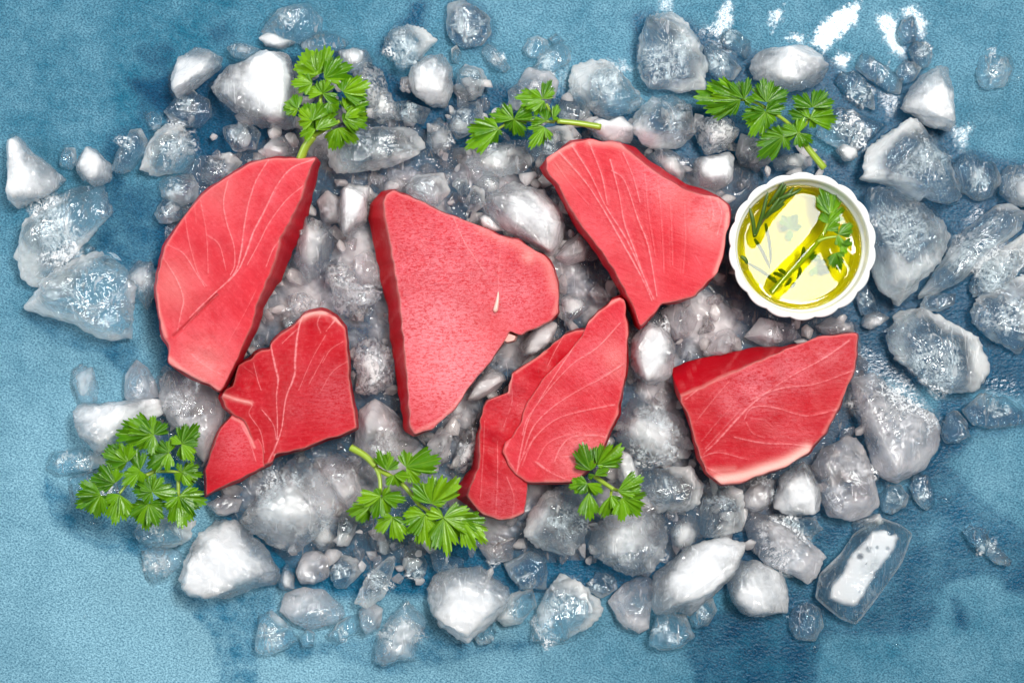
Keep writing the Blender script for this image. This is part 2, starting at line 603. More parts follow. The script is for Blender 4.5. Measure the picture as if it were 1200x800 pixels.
LIGHT = [  # x, y, radius, amount : paler and darker areas of the board
    (90, 700, 260, 0.52), (330, 790, 240, 0.44), (60, 480, 170, 0.22), (600, 780, 200, 0.22), (660, 25, 170, 0.16),
    (40, 60, 170, 0.02), (250, 20, 160, -0.16), (480, 30, 120, 0.0), (1120, 60, 170, 0.12), (1150, 540, 90, 0.10),
    (1120, 770, 150, 0.04), (60, 300, 120, -0.04), (880, 760, 130, -0.18), (150, 130, 110, -0.10),
]


def build_table():
    step = 5
    xs = np.arange(-700, 1901, step)
    ys = np.arange(-600, 1401, step)
    gx, gy = np.meshgrid(xs, ys)
    P = np.stack([gx.ravel(), gy.ravel()], -1).astype(float)
    wet = np.full(len(P), -60.0)
    near = (P[:, 0] > -80) & (P[:, 0] < 1280) & (P[:, 1] > -80) & (P[:, 1] < 880)
    Q = P[near]
    w = np.full(len(Q), -60.0)
    for i, s in enumerate(WET):
        w = np.maximum(w, np.minimum(poly_sdf(Q, pts(s)), WET_MOST.get(i, 60)))
    wet[near] = np.clip(w, -60, 60)
    film = np.full(len(P), -60.0)
    f = np.full(len(Q), -60.0)
    for s in FILM:
        f = np.maximum(f, poly_sdf(Q, pts(s)))
    film[near] = np.clip(f, -60, 60)
    light = np.full(len(P), 0.27)
    for x, y, r, a in LIGHT:
        light += a * np.exp(-((P[:, 0] - x) ** 2 + (P[:, 1] - y) ** 2) / (r * r))
    nx, ny = len(xs), len(ys)
    i = np.arange(nx * ny).reshape(ny, nx)
    F = np.stack([i[:-1, :-1], i[1:, :-1], i[1:, 1:], i[:-1, 1:]], -1).reshape(-1, 4)
    o = mesh_obj('tabletop', Wn(P, 0.0), F, M_BOARD, attrs={'wet': wet, 'film': film, 'light': light})
    tag(o, 'mottled blue board, pale and dry at the left, stained dark by melt water', 'tabletop', kind='structure')


build_table()


# ------------------------------------------------------------------ tuna steaks
def resample_pair(base, top, n=520):
    """both outlines have the same corners; give them n matching points"""
    seg = np.hypot(*(np.roll(base, -1, 0) - base).T) + 1e-6
    cnt = np.maximum(2, np.round(seg / seg.sum() * n).astype(int))
    B, T = [], []
    for i in range(len(base)):
        t = np.linspace(0, 1, cnt[i], endpoint=False)[:, None]
        j = (i + 1) % len(base)
        B.append(base[i] * (1 - t) + base[j] * t)
        T.append(top[i] * (1 - t) + top[j] * t)
    B, T = np.vstack(B), np.vstack(T)

    def sm(a, k=2):
        for _ in range(k):
            a = (np.roll(a, 1, 0) + 2 * a + np.roll(a, -1, 0)) / 4
        return a
    return sm(B, 3), sm(T, 3)


def slab(name, parent, base, top, z0, z1, mat, veins=(), pale=(), frost=(), dark=(), crackle=(), centre=None,
         tilt=(0, 0), rings=96, n=520, dents=(), wob=0.0006, rough_edge=0.8, seed=1):
    r = np.random.default_rng(seed)
    ns, nf = Noise(r, 12), Noise(r, 12)
    B, T = resample_pair(base, top, n)
    m = len(B)
    c = T.mean(0) if centre is None else np.array(centre, float)
    e = np.stack([nf(np.c_[T, 0 * T[:, :1]], 0.35), ns(np.c_[T, 0 * T[:, :1]], 0.3)], -1) * rough_edge * 0.5
    T, B = T + e, B + e
    rows, zs, edge = [], [], []
    ts = np.linspace(0, 1, rings) ** 0.92
    for t in ts[1:]:
        rows.append(c + (T - c) * t)
        zs.append(np.full(m, 0.0))
        edge.append(np.full(m, 1 - t))
    flat = np.vstack(rows)
    P = np.vstack([c[None], flat])
    # surface height of the top face
    dx, dy = (P - c).T * PX
    z = z1 + tilt[0] * dx + tilt[1] * dy
    q = np.c_[P, 0 * P[:, :1]]
    z = z + wob * ns(q, 0.045) + wob * 0.35 * nf(q, 0.16)
    for x_, y_, r_, a_ in dents:
        z = z + a_ * np.exp(-((P[:, 0] - x_) ** 2 + (P[:, 1] - y_) ** 2) / (r_ * r_))
    V = np.zeros(len(P))
    band = np.zeros(len(P))
    for v in veins:
        line = catmull(pts(v[0]), 6)
        wdt = v[1]
        amt = v[2]
        d, s = seg_dist(P, line)
        # widen / thin along the line so that it does not look drawn
        wv = wdt * 0.70 * (0.75 + 0.45 * np.sin(s * 9 + len(V) % 7) * 0.5) * (1 - 0.55 * s * (1 if len(v) < 4 else 0))
        g = np.exp(-(d / np.maximum(wv, 0.5)) ** 2)
        halo = np.exp(-(d / (wdt * 5.5)) ** 2)
        V = np.maximum(V, amt * g)
        V = np.maximum(V, amt * 0.10 * halo)
        # step shading painted into the colour: one side of each septum darkened
        k = np.argmin(((P[:, None] - line[None, ::3]) ** 2).sum(-1), 1) * 3
        k = np.minimum(k, len(line) - 2)
        dv = line[k + 1] - line[k]
        sgn = dv[:, 0] * (P[:, 1] - line[k][:, 1]) - dv[:, 1] * (P[:, 0] - line[k][:, 0])
        band = np.maximum(band, 0.60 * amt * np.exp(-d / 8.0) * (sgn > 0) * (d > wdt * 0.5))
        z = z + 0.00008 * amt * g - 0.00008 * np.exp(-((d - wdt * 2.2) / (wdt * 1.4)) ** 2)

    def blobs(L):
        a = np.zeros(len(P))
        for b in L:
            if isinstance(b[0], str):
                d, _ = seg_dist(P, catmull(pts(b[0]), 5))
                a = np.maximum(a, b[2] * np.exp(-(d / b[1]) ** 2))
            else:
                x, y, rr, am = b
                a = np.maximum(a, am * np.exp(-((P[:, 0] - x) ** 2 + (P[:, 1] - y) ** 2) / (rr * rr)))
        return a
    A = {'vein': V, 'pale': blobs(pale), 'frost': blobs(frost), 'dark': blobs(dark), 'crackle': blobs(crackle)}
    # deep creases given as dark lines with a negative amount
    for cr in [x for x in dark if isinstance(x[0], str) and len(x) > 3]:
        d, _ = seg_dist(P, catmull(pts(cr[0]), 5))
        z = z - cr[3] * np.exp(-(d / (cr[1] * 0.8)) ** 2)
    # round the rim
    ed = np.concatenate([[1.0], np.concatenate(edge)])
    z = z - 0.0007 * np.exp(-ed / 0.010)
    zr = z[-m:]
    # side wall
    side, sz = [], []
    for k, t in enumerate((0.0, 0.10, 0.3, 0.5, 0.7, 0.88, 0.97, 1.0)):
        bulge = 1.3 * math.sin(math.pi * t)
        out = (T - c) / (np.hypot(*(T - c).T)[:, None] + 1e-6)
        side.append(T + (B - T) * t ** 0.9 + out * bulge + out * 0.8 * min(1.0, t * 6) * ns(np.c_[T, np.full((m, 1), t * 40)], 0.12)[:, None])
        sz.append(zr + (z0 - zr) * t)
    side.append(c + (B - c) * 0.9)
    sz.append(np.full(m, z0))
    side.append(np.repeat(c[None], 1, 0))
    sz.append(np.full(1, z0))
    SP, SZ = np.vstack(side), np.concatenate(sz)
    allP = np.vstack([P, SP])
    allZ = np.concatenate([z, SZ])
    k = PX * (H - allZ) / H
    verts = np.stack([(allP[:, 0] - 600) * k, (400 - allP[:, 1]) * k, allZ], -1)
    ns_side = len(SP)
    for a in A:
        A[a] = np.concatenate([A[a], np.zeros(ns_side)])
    A['dark'][:len(P)] = np.maximum(A['dark'][:len(P)], band)
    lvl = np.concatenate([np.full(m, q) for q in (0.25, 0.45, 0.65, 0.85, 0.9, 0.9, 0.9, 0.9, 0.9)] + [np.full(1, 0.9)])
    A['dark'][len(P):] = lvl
    A['pale'][:len(P)] = np.maximum(A['pale'][:len(P)], 0.30 * np.exp(-ed / 0.016))
    A['pale'][len(P):len(P) + m] = 0.30
    A['vein'][len(P):] = 0.12 * (np.sin(SP[:, 0] * 0.16 + SP[:, 1] * 0.11) > 0.95)
    F = []
    nrow = rings - 1 + 9
    idx = (1 + np.arange(nrow * m)).reshape(nrow, m)
    rows_ok = [i for i in range(nrow - 1) if i != rings - 2]
    a, b = idx[rows_ok], idx[[i + 1 for i in rows_ok]]
    quads = np.stack([a, b, np.roll(b, -1, 1), np.roll(a, -1, 1)], -1).reshape(-1, 4)
    cen = np.stack([np.zeros(m, int), idx[0], np.roll(idx[0], -1)], -1)
    last = 1 + nrow * m
    bot = np.stack([np.full(m, last), np.roll(idx[-1], -1), idx[-1]], -1)
    faces = np.vstack([np.c_[np.vstack([cen, bot])]])
    # orientation: pixel y points down, so flip when the traced outline runs clockwise in the picture
    area = 0.5 * np.sum(T[:, 0] * np.roll(T[:, 1], -1) - np.roll(T[:, 0], -1) * T[:, 1])
    tri = np.vstack([quads[:, [0, 1, 2]], quads[:, [0, 2, 3]], faces])
    if area > 0:
        tri = tri[:, ::-1]
    loc = np.array(W(c[0], c[1], z0))
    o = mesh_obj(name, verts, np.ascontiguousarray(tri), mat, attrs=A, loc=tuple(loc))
    if parent is not None:
        child_of(o, parent)
    return o


def inset(base, repl):
    """top outline = base, with some corners replaced {index: (x, y)}"""
    t = base.copy()
    for k, v in repl.items():
        t[k] = v
    return t


def shrink(base, d):
    c = base.mean(0)
    v = base - c
    L = np.hypot(*v.T)[:, None]
    return c + v * (L - d) / L


STEAKS = []


def steak(label, x, y, z):
    o = empty('tuna_steak', W(x, y, z))
    tag(o, label, 'tuna steak', 'raw tuna steaks laid on the ice')
    return o


# --- left steak with fanning veins
t1 = steak('largest left tuna steak, a curved fan of white veins sweeping to its top tip', 275, 320, 0.014)
b1 = pts("312,185 340,184 370,184 376,192 370,215 367,227 357,270 345,290 336,315 329,330 321,340 312,355 304,382 287,417 265,457 257,460 245,452 225,443 207,432 197,426 197,405 190,392 184,360 182,338 185,317 192,290 205,267 220,247 237,227 257,212 275,201 292,191")
u1 = inset(b1, {3: (370, 187), 4: (358, 212), 5: (356, 226), 6: (341, 258), 7: (329, 276), 8: (324, 303), 9: (316, 322), 10: (310, 336), 11: (303, 352), 12: (296, 380), 13: (282, 412), 14: (263, 453)})
u1 = u1 + (np.array([275, 320]) - u1) * 0.012
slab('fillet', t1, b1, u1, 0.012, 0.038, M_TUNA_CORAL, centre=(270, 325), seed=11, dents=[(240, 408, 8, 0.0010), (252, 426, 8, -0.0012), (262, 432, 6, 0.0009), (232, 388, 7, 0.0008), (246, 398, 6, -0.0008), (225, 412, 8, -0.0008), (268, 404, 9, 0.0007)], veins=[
    ("267,212 262,237 266,262 274,287 275,310 270,322", 1.2, 0.9), ("315,187 300,212 291,240 286,267 282,297 275,320 255,340 237,357 222,372", 1.4, 1.0, 1),
    ("367,187 342,197 325,217 310,247 297,272 287,300 275,322 250,345 232,362", 1.5, 1.0, 1), ("355,218 335,235 315,262 305,282 290,310", 1.2, 0.8),
    ("329,280 320,292 312,312", 1.4, 0.7), ("235,235 242,275 244,320", 1.0, 0.55), ("242,275 257,287 265,317", 1.1, 0.7),
    ("217,255 222,285 232,320 242,335", 1.0, 0.6), ("197,287 215,297 230,320 240,336", 1.1, 0.7), ("192,303 207,327 215,350 212,367 208,388", 1.4, 0.9),
    ("345,195 330,210 318,235", 0.8, 0.35), ("228,240 230,262", 0.8, 0.3), ("255,345 235,362 215,385", 3.0, 0.5), ("268,400 285,370 300,340", 0.9, 0.3),
    ("225,415 240,428 262,440", 1.6, 0.5), ("240,445 205,428", 4.0, 0.35)],
    pale=[(200, 335, 32, 0.16), (238, 432, 34, 0.20), (250, 220, 34, 0.10), ("184,345 186,365 194,394", 3.0, 0.35), ("198,420 220,438 258,458", 4.0, 0.42), ("257,212 237,227 210,260 190,295", 2.5, 0.25)],
    frost=[(300, 230, 80, 0.12), (235, 430, 45, 0.30), (215, 330, 40, 0.12)],
    dark=[("254,346 228,371 204,394", 2.0, 0.7, 0.0016), (262, 285, 26, 0.35), (235, 290, 25, 0.3), (352, 240, 14, 0.5), (322, 300, 16, 0.5)])

# --- small steak with folded flap
t2 = steak('red tuna steak with two thick white veins and a folded lower left flap', 335, 470, 0.012)
b2 = pts("360,364 377,361 395,369 406,382 409,402 411,440 416,475 420,502 405,510 380,517 360,526 340,531 322,534 318,543 307,549 300,530 292,510 285,495 272,486 262,478 257,466 262,458 270,452 277,427 292,419 297,412 305,409 316,406 317,400 330,389 345,380 355,367")
u2 = shrink(b2, 2.5)
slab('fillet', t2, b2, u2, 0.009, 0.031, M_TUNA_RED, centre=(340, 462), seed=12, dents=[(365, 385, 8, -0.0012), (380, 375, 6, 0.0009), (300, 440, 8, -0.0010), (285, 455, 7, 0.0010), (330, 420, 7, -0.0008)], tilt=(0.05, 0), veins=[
    ("355,368 349,390 346,420 345,440 335,467 330,502 322,525 315,540", 2.0, 1.0, 1), ("317,403 322,427 326,445 324,465 325,490 325,515", 2.3, 0.95),
    ("297,425 302,445 306,457", 1.1, 0.6), ("307,480 320,497 324,515", 1.3, 0.9), ("382,392 365,422 350,457", 1.0, 0.5), ("380,417 362,450", 0.9, 0.45),
    ("402,400 387,410 378,425", 1.0, 0.5), ("410,422 390,435 375,460", 1.0, 0.45), ("262,462 277,468 295,473 292,485 305,505 310,530", 1.5, 0.7),
    ("395,372 382,388", 2.0, 0.8), ("357,371 372,366 388,371 400,381", 2.4, 0.8), ("349,385 338,395 331,402", 1.8, 0.6), ("378,364 372,378 376,390", 1.4, 0.6), ("286,430 300,440", 0.8, 0.3)],
    pale=[("350,374 365,367 382,366", 4.0, 0.55), ("262,463 278,468 294,472", 2.5, 0.35), ("403,380 392,372", 3.0, 0.5), ("298,412 316,407", 2.0, 0.4), ("322,533 360,525 405,510", 1.5, 0.4)],
    frost=[(390, 465, 36, 0.30), (350, 480, 20, 0.2)], dark=[(365, 385, 14, 0.6), (335, 425, 16, 0.4), (400, 440, 25, 0.35)])
f2 = pts("273,482 292,488 300,505 310,522 312,547 287,560 252,575 241,582 239,552 247,525 257,502")
slab('flap', t2, f2, shrink(f2, 2.0), 0.006, 0.027, M_TUNA, centre=(268, 535), rings=60, n=320, seed=22, tilt=(0.12, 0.05),
     veins=[("283,498 292,515 300,540", 2.0, 0.6)], frost=[(275, 520, 30, 0.35)], pale=[("272,489 286,498 298,524", 1.5, 0.35)],
     dark=[("243,578 275,565 303,551", 3.0, 0.3)])

# --- pale frosted middle steak
t3 = steak('pale frosted tuna triangle in the middle with a dark red cut side on its left', 540, 360, 0.014)
b3 = pts("447,224 462,224 492,235 512,246 535,255 560,264 585,275 607,282 625,292 645,305 655,340 654,366 645,376 628,384 610,392 597,388 590,401 572,427 550,452 535,477 507,502 485,510 474,505 465,450 456,380 447,330 439,287 431,255 434,240")
u3 = inset(b3, {0: (452, 228), 21: (486, 508), 22: (481, 500), 23: (477, 440), 24: (470, 370), 25: (464, 322), 26: (457, 284), 27: (451, 252), 28: (450, 238)})
slab('fillet', t3, b3, u3, 0.012, 0.040, M_TUNA, centre=(545, 345), seed=13, veins=[
    ("530,251 545,285 560,307 570,323", 1.5, 0.8), ("587,285 585,310 584,340 581,356", 1.2, 0.55),
    ("470,235 490,275 500,290", 1.0, 0.25), ("477,412 483,404", 1.0, 0.4)],
    pale=[(540, 420, 90, 0.07), ("625,294 650,318 655,345 650,368", 3.5, 0.28), ("488,506 520,488 552,450", 2.5, 0.28), (620, 300, 9, 0.35), ("565,268 607,285 642,308 651,340", 8.0, 0.22)],
    frost=[(520, 320, 105, 0.70), (530, 430, 75, 0.95), (600, 345, 50, 0.7), (510, 380, 65, 1.0)],
    dark=[("535,262 548,290 566,322 556,328", 6.0, 0.30), (605, 335, 6, 0.4), (622, 340, 5, 0.4), (525, 307, 8, 0.4), (480, 260, 30, 0.25)],
    crackle=[(500, 300, 75, 1.0), (585, 300, 45, 0.9), (560, 350, 60, 0.5), (480, 350, 50, 0.6)])
tv = catmull(pts("584,342 583,352 580,366"), 8)
tvz = 0.0405
TV, TF = tube([W(x, y, tvz) for x, y in tv], np.linspace(0.0004, 0.0016, len(tv)) * np.r_[np.ones(len(tv) - 2), 0.85, 0.3], 8)
child_of(mesh_obj('tendon', TV, TF, M_FAT, loc=W(583, 354, 0.040)), t3)
fv = pts("588,388 598,389 606,393 604,400 594,403 588,399")
slab('fat_edge', t3, fv, shrink(fv, 1.5), 0.025, 0.036, M_FAT, rings=14, n=60, seed=33)

# --- cleft steak in the lower middle
t4 = steak('tuna steak with a deep cleft down its left side, tip under the upper steak', 645, 480, 0.012)
b4f = pts("690,386 676,388 662,392 640,410 620,425 600,437 595,460 570,470 562,490 555,525 551,549 538,566 534,583 545,591 566,602 585,609 600,607 615,600 617,579 618,560 640,520 668,450 692,400")
u4f = inset(b4f, {10: (561, 548), 11: (553, 566), 12: (547, 580), 13: (553, 588), 9: (562, 525)})
slab('flank', t4, b4f, u4f, 0.008, 0.0325, M_TUNA_RED, centre=(607, 500), rings=80, seed=24, tilt=(0.02, 0), wob=0.0011, dents=[(590, 470, 12, -0.002), (575, 500, 10, 0.0016), (605, 450, 10, 0.0015), (585, 525, 9, -0.0014), (630, 430, 10, 0.0014)], veins=[
    ("568,493 566,536 563,585", 1.1, 0.4), ("583,517 583,560 581,602", 1.1, 0.5), ("594,559 602,581 601,604", 1.1, 0.5), ("660,394 650,412 642,428", 1.2, 0.5),
    ("598,440 600,470 590,500", 1.0, 0.35)],
    dark=[("690,392 655,425 632,455 612,495 600,522", 5, 0.75), ("600,445 590,490 575,520", 5, 0.35)],
    pale=[("600,438 596,460", 1.5, 0.4), ("548,592 585,609 615,600", 2.0, 0.35), ("640,412 605,436", 1.6, 0.25)], frost=[(600, 470, 30, 0.2), (590, 590, 30, 0.25)])
b4 = pts("733,350 737,390 735,440 730,460 726,485 717,505 711,519 695,548 673,566 641,567 615,566 604,558 594,545 588,530 590,520 599,513 607,500 617,470 640,437 661,417 683,391 690,375 698,366 705,362 717,350 727,347")
u4 = shrink(b4, 2.0)
slab('fillet', t4, b4, u4, 0.012, 0.036, M_TUNA, centre=(668, 478), seed=14, veins=[
    ("606,552 610,530 620,490 640,460 670,427 700,407 727,378", 1.2, 0.75, 1), ("612,535 625,500 650,475 682,455 705,443 731,426", 1.2, 0.75, 1),
    ("612,545 625,515 650,492 680,482 720,474", 1.2, 0.7, 1), ("650,540 657,524 670,512 695,510 711,512", 1.2, 0.75, 1), ("612,510 617,492 630,472 650,440 672,407", 1.1, 0.7, 1),
    ("605,556 611,538 626,512", 1.2, 0.7), ("630,538 640,521 656,512 679,506", 1.2, 0.5), ("628,541 645,553 668,563", 2.2, 0.8), ("695,446 727,430", 0.9, 0.4),
    ("660,534 680,536", 1.2, 0.5), ("598,514 592,530 603,550", 2.2, 0.5)],
    pale=[(690, 540, 28, 0.18), (722, 420, 20, 0.14), ("735,352 737,390 735,440 727,480 712,515", 3.5, 0.35), ("640,566 672,566 695,548", 4.0, 0.40), ("727,349 705,362 689,378", 2.0, 0.4)],
    frost=[(700, 420, 50, 0.3), (680, 530, 40, 0.45), (650, 480, 50, 0.2)],
    dark=[("607,500 617,470 640,437 662,416 690,390", 3.5, 0.35), (665, 475, 24, 0.25)])

# --- upper right steak beside the ramekin
t5 = steak('upper right tuna steak with straight white veins, its rounded end touching the ramekin', 745, 265, 0.014)
b5 = pts("632,196 641,184 657,175 670,167 690,164 710,166 727,168 745,173 757,186 776,197 800,213 822,222 842,231 853,241 856,255 851,272 847,300 840,320 827,333 815,346 795,352 775,356 767,367 750,387 744,383 735,360 720,332 700,300 677,270 662,245 650,220 638,207")
u5 = inset(b5, {0: (640, 198), 24: (749, 379), 25: (741, 357), 26: (727, 330), 27: (707, 297), 28: (683, 266), 29: (667, 242), 30: (655, 218), 31: (645, 207), 23: (752, 382),
                7: (738, 178), 8: (751, 190), 9: (770, 203), 10: (795, 219), 11: (818, 228)})
slab('fillet', t5, b5, u5, 0.016, 0.041, M_TUNA_CORAL, centre=(752, 262), seed=15, dents=[(770, 205, 9, 0.0008), (820, 240, 8, -0.0009), (838, 262, 7, 0.0009), (715, 195, 8, 0.0007)], veins=[
    ("655,178 685,212 705,242 727,280 752,325 764,352", 1.4, 0.95, 1), ("670,170 692,205 710,242 735,282 757,330 766,350", 1.4, 0.95, 1),
    ("690,166 705,205 712,240", 1.4, 0.95), ("715,187 725,225 732,262 745,297 762,345", 1.3, 0.9, 1), ("730,179 742,207 750,237", 1.1, 0.7),
    ("717,200 732,212 747,255 760,290 770,347", 1.4, 0.9, 1), ("755,197 760,250 768,300", 0.8, 0.35), ("770,208 775,255 778,320", 0.8, 0.35),
    ("785,232 787,270 788,310", 0.8, 0.32), ("802,237 803,280 800,320", 0.8, 0.3), ("815,300 822,312", 0.8, 0.3), ("832,230 836,248 832,267", 1.4, 0.8),
    ("841,235 846,253 840,276", 1.4, 0.8), ("824,226 828,240", 1.3, 0.6), ("650,190 668,215 690,240", 0.8, 0.3), ("640,205 675,258 700,295", 1.2, 0.3)],
    pale=[(832, 262, 24, 0.16), (655, 200, 22, 0.12), (790, 225, 24, 0.10), ("690,166 727,170 757,188 800,215 842,232 853,245", 5.0, 0.34), ("853,250 848,290 838,322", 3.0, 0.45), ("640,190 657,176 672,169", 3.0, 0.4)],
    frost=[(770, 210, 36, 0.45), (830, 250, 30, 0.4), (700, 270, 40, 0.15)], dark=[(745, 240, 14, 0.7), (738, 205, 12, 0.45), (790, 300, 40, 0.2)])

# --- steak below the ramekin
t6 = steak('tuna steak below the ramekin with a cream white lower edge and sharp right tip', 895, 480, 0.014)
b6 = pts("785,431 812,422 835,416 860,410 890,407 925,405 950,401 957,394 1000,390 1005,392 1002,432 992,457 982,480 967,507 945,532 920,547 890,557 867,566 845,567 825,555 817,537 810,510 802,477 791,457")
u6 = inset(b6, {0: (797, 464), 1: (822, 455), 2: (840, 445), 3: (860, 436), 4: (885, 425), 5: (918, 411), 6: (945, 400), 7: (958, 395), 23: (798, 470), 22: (806, 483), 21: (814, 512), 20: (821, 537), 19: (828, 553)})
slab('fillet', t6, b6, u6, 0.012, 0.038, M_TUNA_RED, centre=(900, 478), seed=16, dents=[(882, 450, 9, -0.0010), (905, 440, 8, 0.0009), (870, 462, 8, 0.0009), (845, 500, 9, -0.0007)], veins=[
    ("803,468 825,452 855,442", 1.4, 0.5), ("824,532 842,515 860,495 885,470 925,442 965,420 995,399", 1.7, 0.75, 1), ("880,468 915,455 955,450 1000,434", 1.4, 0.7),
    ("872,492 878,480 890,476 910,478 945,487 980,480", 1.3, 0.7), ("875,495 882,507 896,513", 1.0, 0.5), ("860,512 895,519 925,520 955,524", 1.3, 0.8),
    ("820,536 842,530 875,538", 1.3, 0.6), ("825,546 850,558", 1.3, 0.5), ("817,492 836,468 855,446", 1.0, 0.45), ("822,517 840,495 857,476", 1.0, 0.35),
    ("826,526 845,505 868,480", 1.0, 0.4), ("880,490 895,492 905,500", 0.8, 0.35)],
    pale=[("842,562 868,558 892,551 922,541 946,527", 7.0, 0.85), ("965,507 982,478 1002,432", 2.5, 0.22), ("835,552 860,550", 5.0, 0.25)],
    frost=[(885, 452, 34, 0.55), (925, 432, 34, 0.45), (860, 470, 22, 0.4), (970, 415, 30, 0.3), (930, 510, 34, 0.2)],
    dark=[(895, 500, 14, 0.4), (912, 432, 10, 0.5), (840, 480, 18, 0.3)])

# ------------------------------------------------------------------ ramekin, oil, herbs in it
RC = (940.5, 288.5)


def build_ramekin():
    zr = 0.040
    k = (H - zr) / H * PX
    R = 88.5 * k
    cx, cy_, _ = W(RC[0], RC[1], zr)
    root = empty('ramekin', (cx, cy_, 0.004))
    tag(root, 'small round white fluted ramekin holding yellow herb oil', 'ramekin')
    nA = 432
    th = np.linspace(0, 2 * math.pi, nA, endpoint=False)
    flute = np.abs(np.sin(th * 9.0)) ** 0.8          # 18 flutes
    prof = [  # r factor, z, flute amount
        (0.0, 0.004, 0), (0.74, 0.004, 0), (0.80, 0.0045, 0.4), (0.84, 0.007, 1), (0.90, 0.020, 1), (0.945, 0.033, 1), (0.958, 0.0375, 1), (0.962, 0.0392, 1),
        (0.952, 0.0402, 0.8), (0.930, 0.0406, 0.25), (0.905, 0.0404, 0.0), (0.888, 0.0396, 0.0), (0.878, 0.0380, 0), (0.868, 0.0345, 0), (0.864, 0.0325, 0), (0.842, 0.0318, 0), (0.832, 0.030, 0),
        (0.82, 0.024, 0), (0.79, 0.013, 0), (0.74, 0.0095, 0), (0.66, 0.0085, 0), (0.0, 0.0085, 0)]
    V, F = [], []
    for r, z, fa in prof:
        rr = R * (r + 0.032 * fa * (flute - 0.35))
        if r == 0:
            rr = np.full(nA, 1e-5)
        V.append(np.stack([cx + rr * np.cos(th), cy_ + rr * np.sin(th), np.full(nA, z) + 0.0002 * fa * (flute - 0.5) * (z > 0.03)], -1))
    V = np.vstack(V)
    idx = np.arange(len(V)).reshape(len(prof), nA)
    a, b = idx[:-1], idx[1:]
    F = np.stack([a, np.roll(a, -1, 1), np.roll(b, -1, 1), b], -1).reshape(-1, 4)
    o = mesh_obj('bowl', V, F, M_CERAMIC, loc=(cx, cy_, 0.004))
    child_of(o, root)
    # the oil: a solid lens whose rim climbs the wall a little
    zo = 0.0285
    prof = []
    for r in np.linspace(0, 1, 34):
        prof.append((r * 0.8265, zo + 0.0016 * math.exp(-(1 - r) / 0.045)))
    top = prof
    bot = [(0.80, 0.0165), (0.784, 0.0135), (0.735, 0.0102), (0.65, 0.0090), (0.0, 0.0089)]
    V = []
    for r, z in top + bot:
        rr = max(R * r, 1e-5)
        V.append(np.stack([cx + rr * np.cos(th[::3]), cy_ + rr * np.sin(th[::3]), np.full(len(th[::3]), z)], -1))
    V = np.vstack(V)
    m = len(th[::3])
    # the surface is dimpled along the stalk and the needles that break it
    dimple = [("905,342 925,318 945,295 965,272 973,250", 7.0, 0.0007), ("884,275 897,252 920,225", 8.0, 0.0007), ("965,275 985,285 1000,300", 8.0, 0.0007), ("968,285 985,320", 6.0, 0.0006)]
    kk = PX * (H - zo) / H
    Pp = np.stack([V[:, 0] / kk + 600, 400 - V[:, 1] / kk], -1)
    up = np.arange(len(V)) < 33 * m
    for s, wd, am in dimple:
        d, _ = seg_dist(Pp, catmull(pts(s), 5))
        V[:, 2] += np.where(up, am * np.exp(-(d / wd) ** 2), 0)
    idx = np.arange(len(V)).reshape(-1, m)
    a, b = idx[:-1], idx[1:]
    F = np.stack([a, b, np.roll(b, -1, 1), np.roll(a, -1, 1)], -1).reshape(-1, 4)
    o = mesh_obj('olive_oil', V, F, M_OIL, loc=(cx, cy_, 0.0089))
    tag(o, 'clear yellow olive oil filling the white ramekin, window light mirrored on it', 'oil')


build_ramekin()


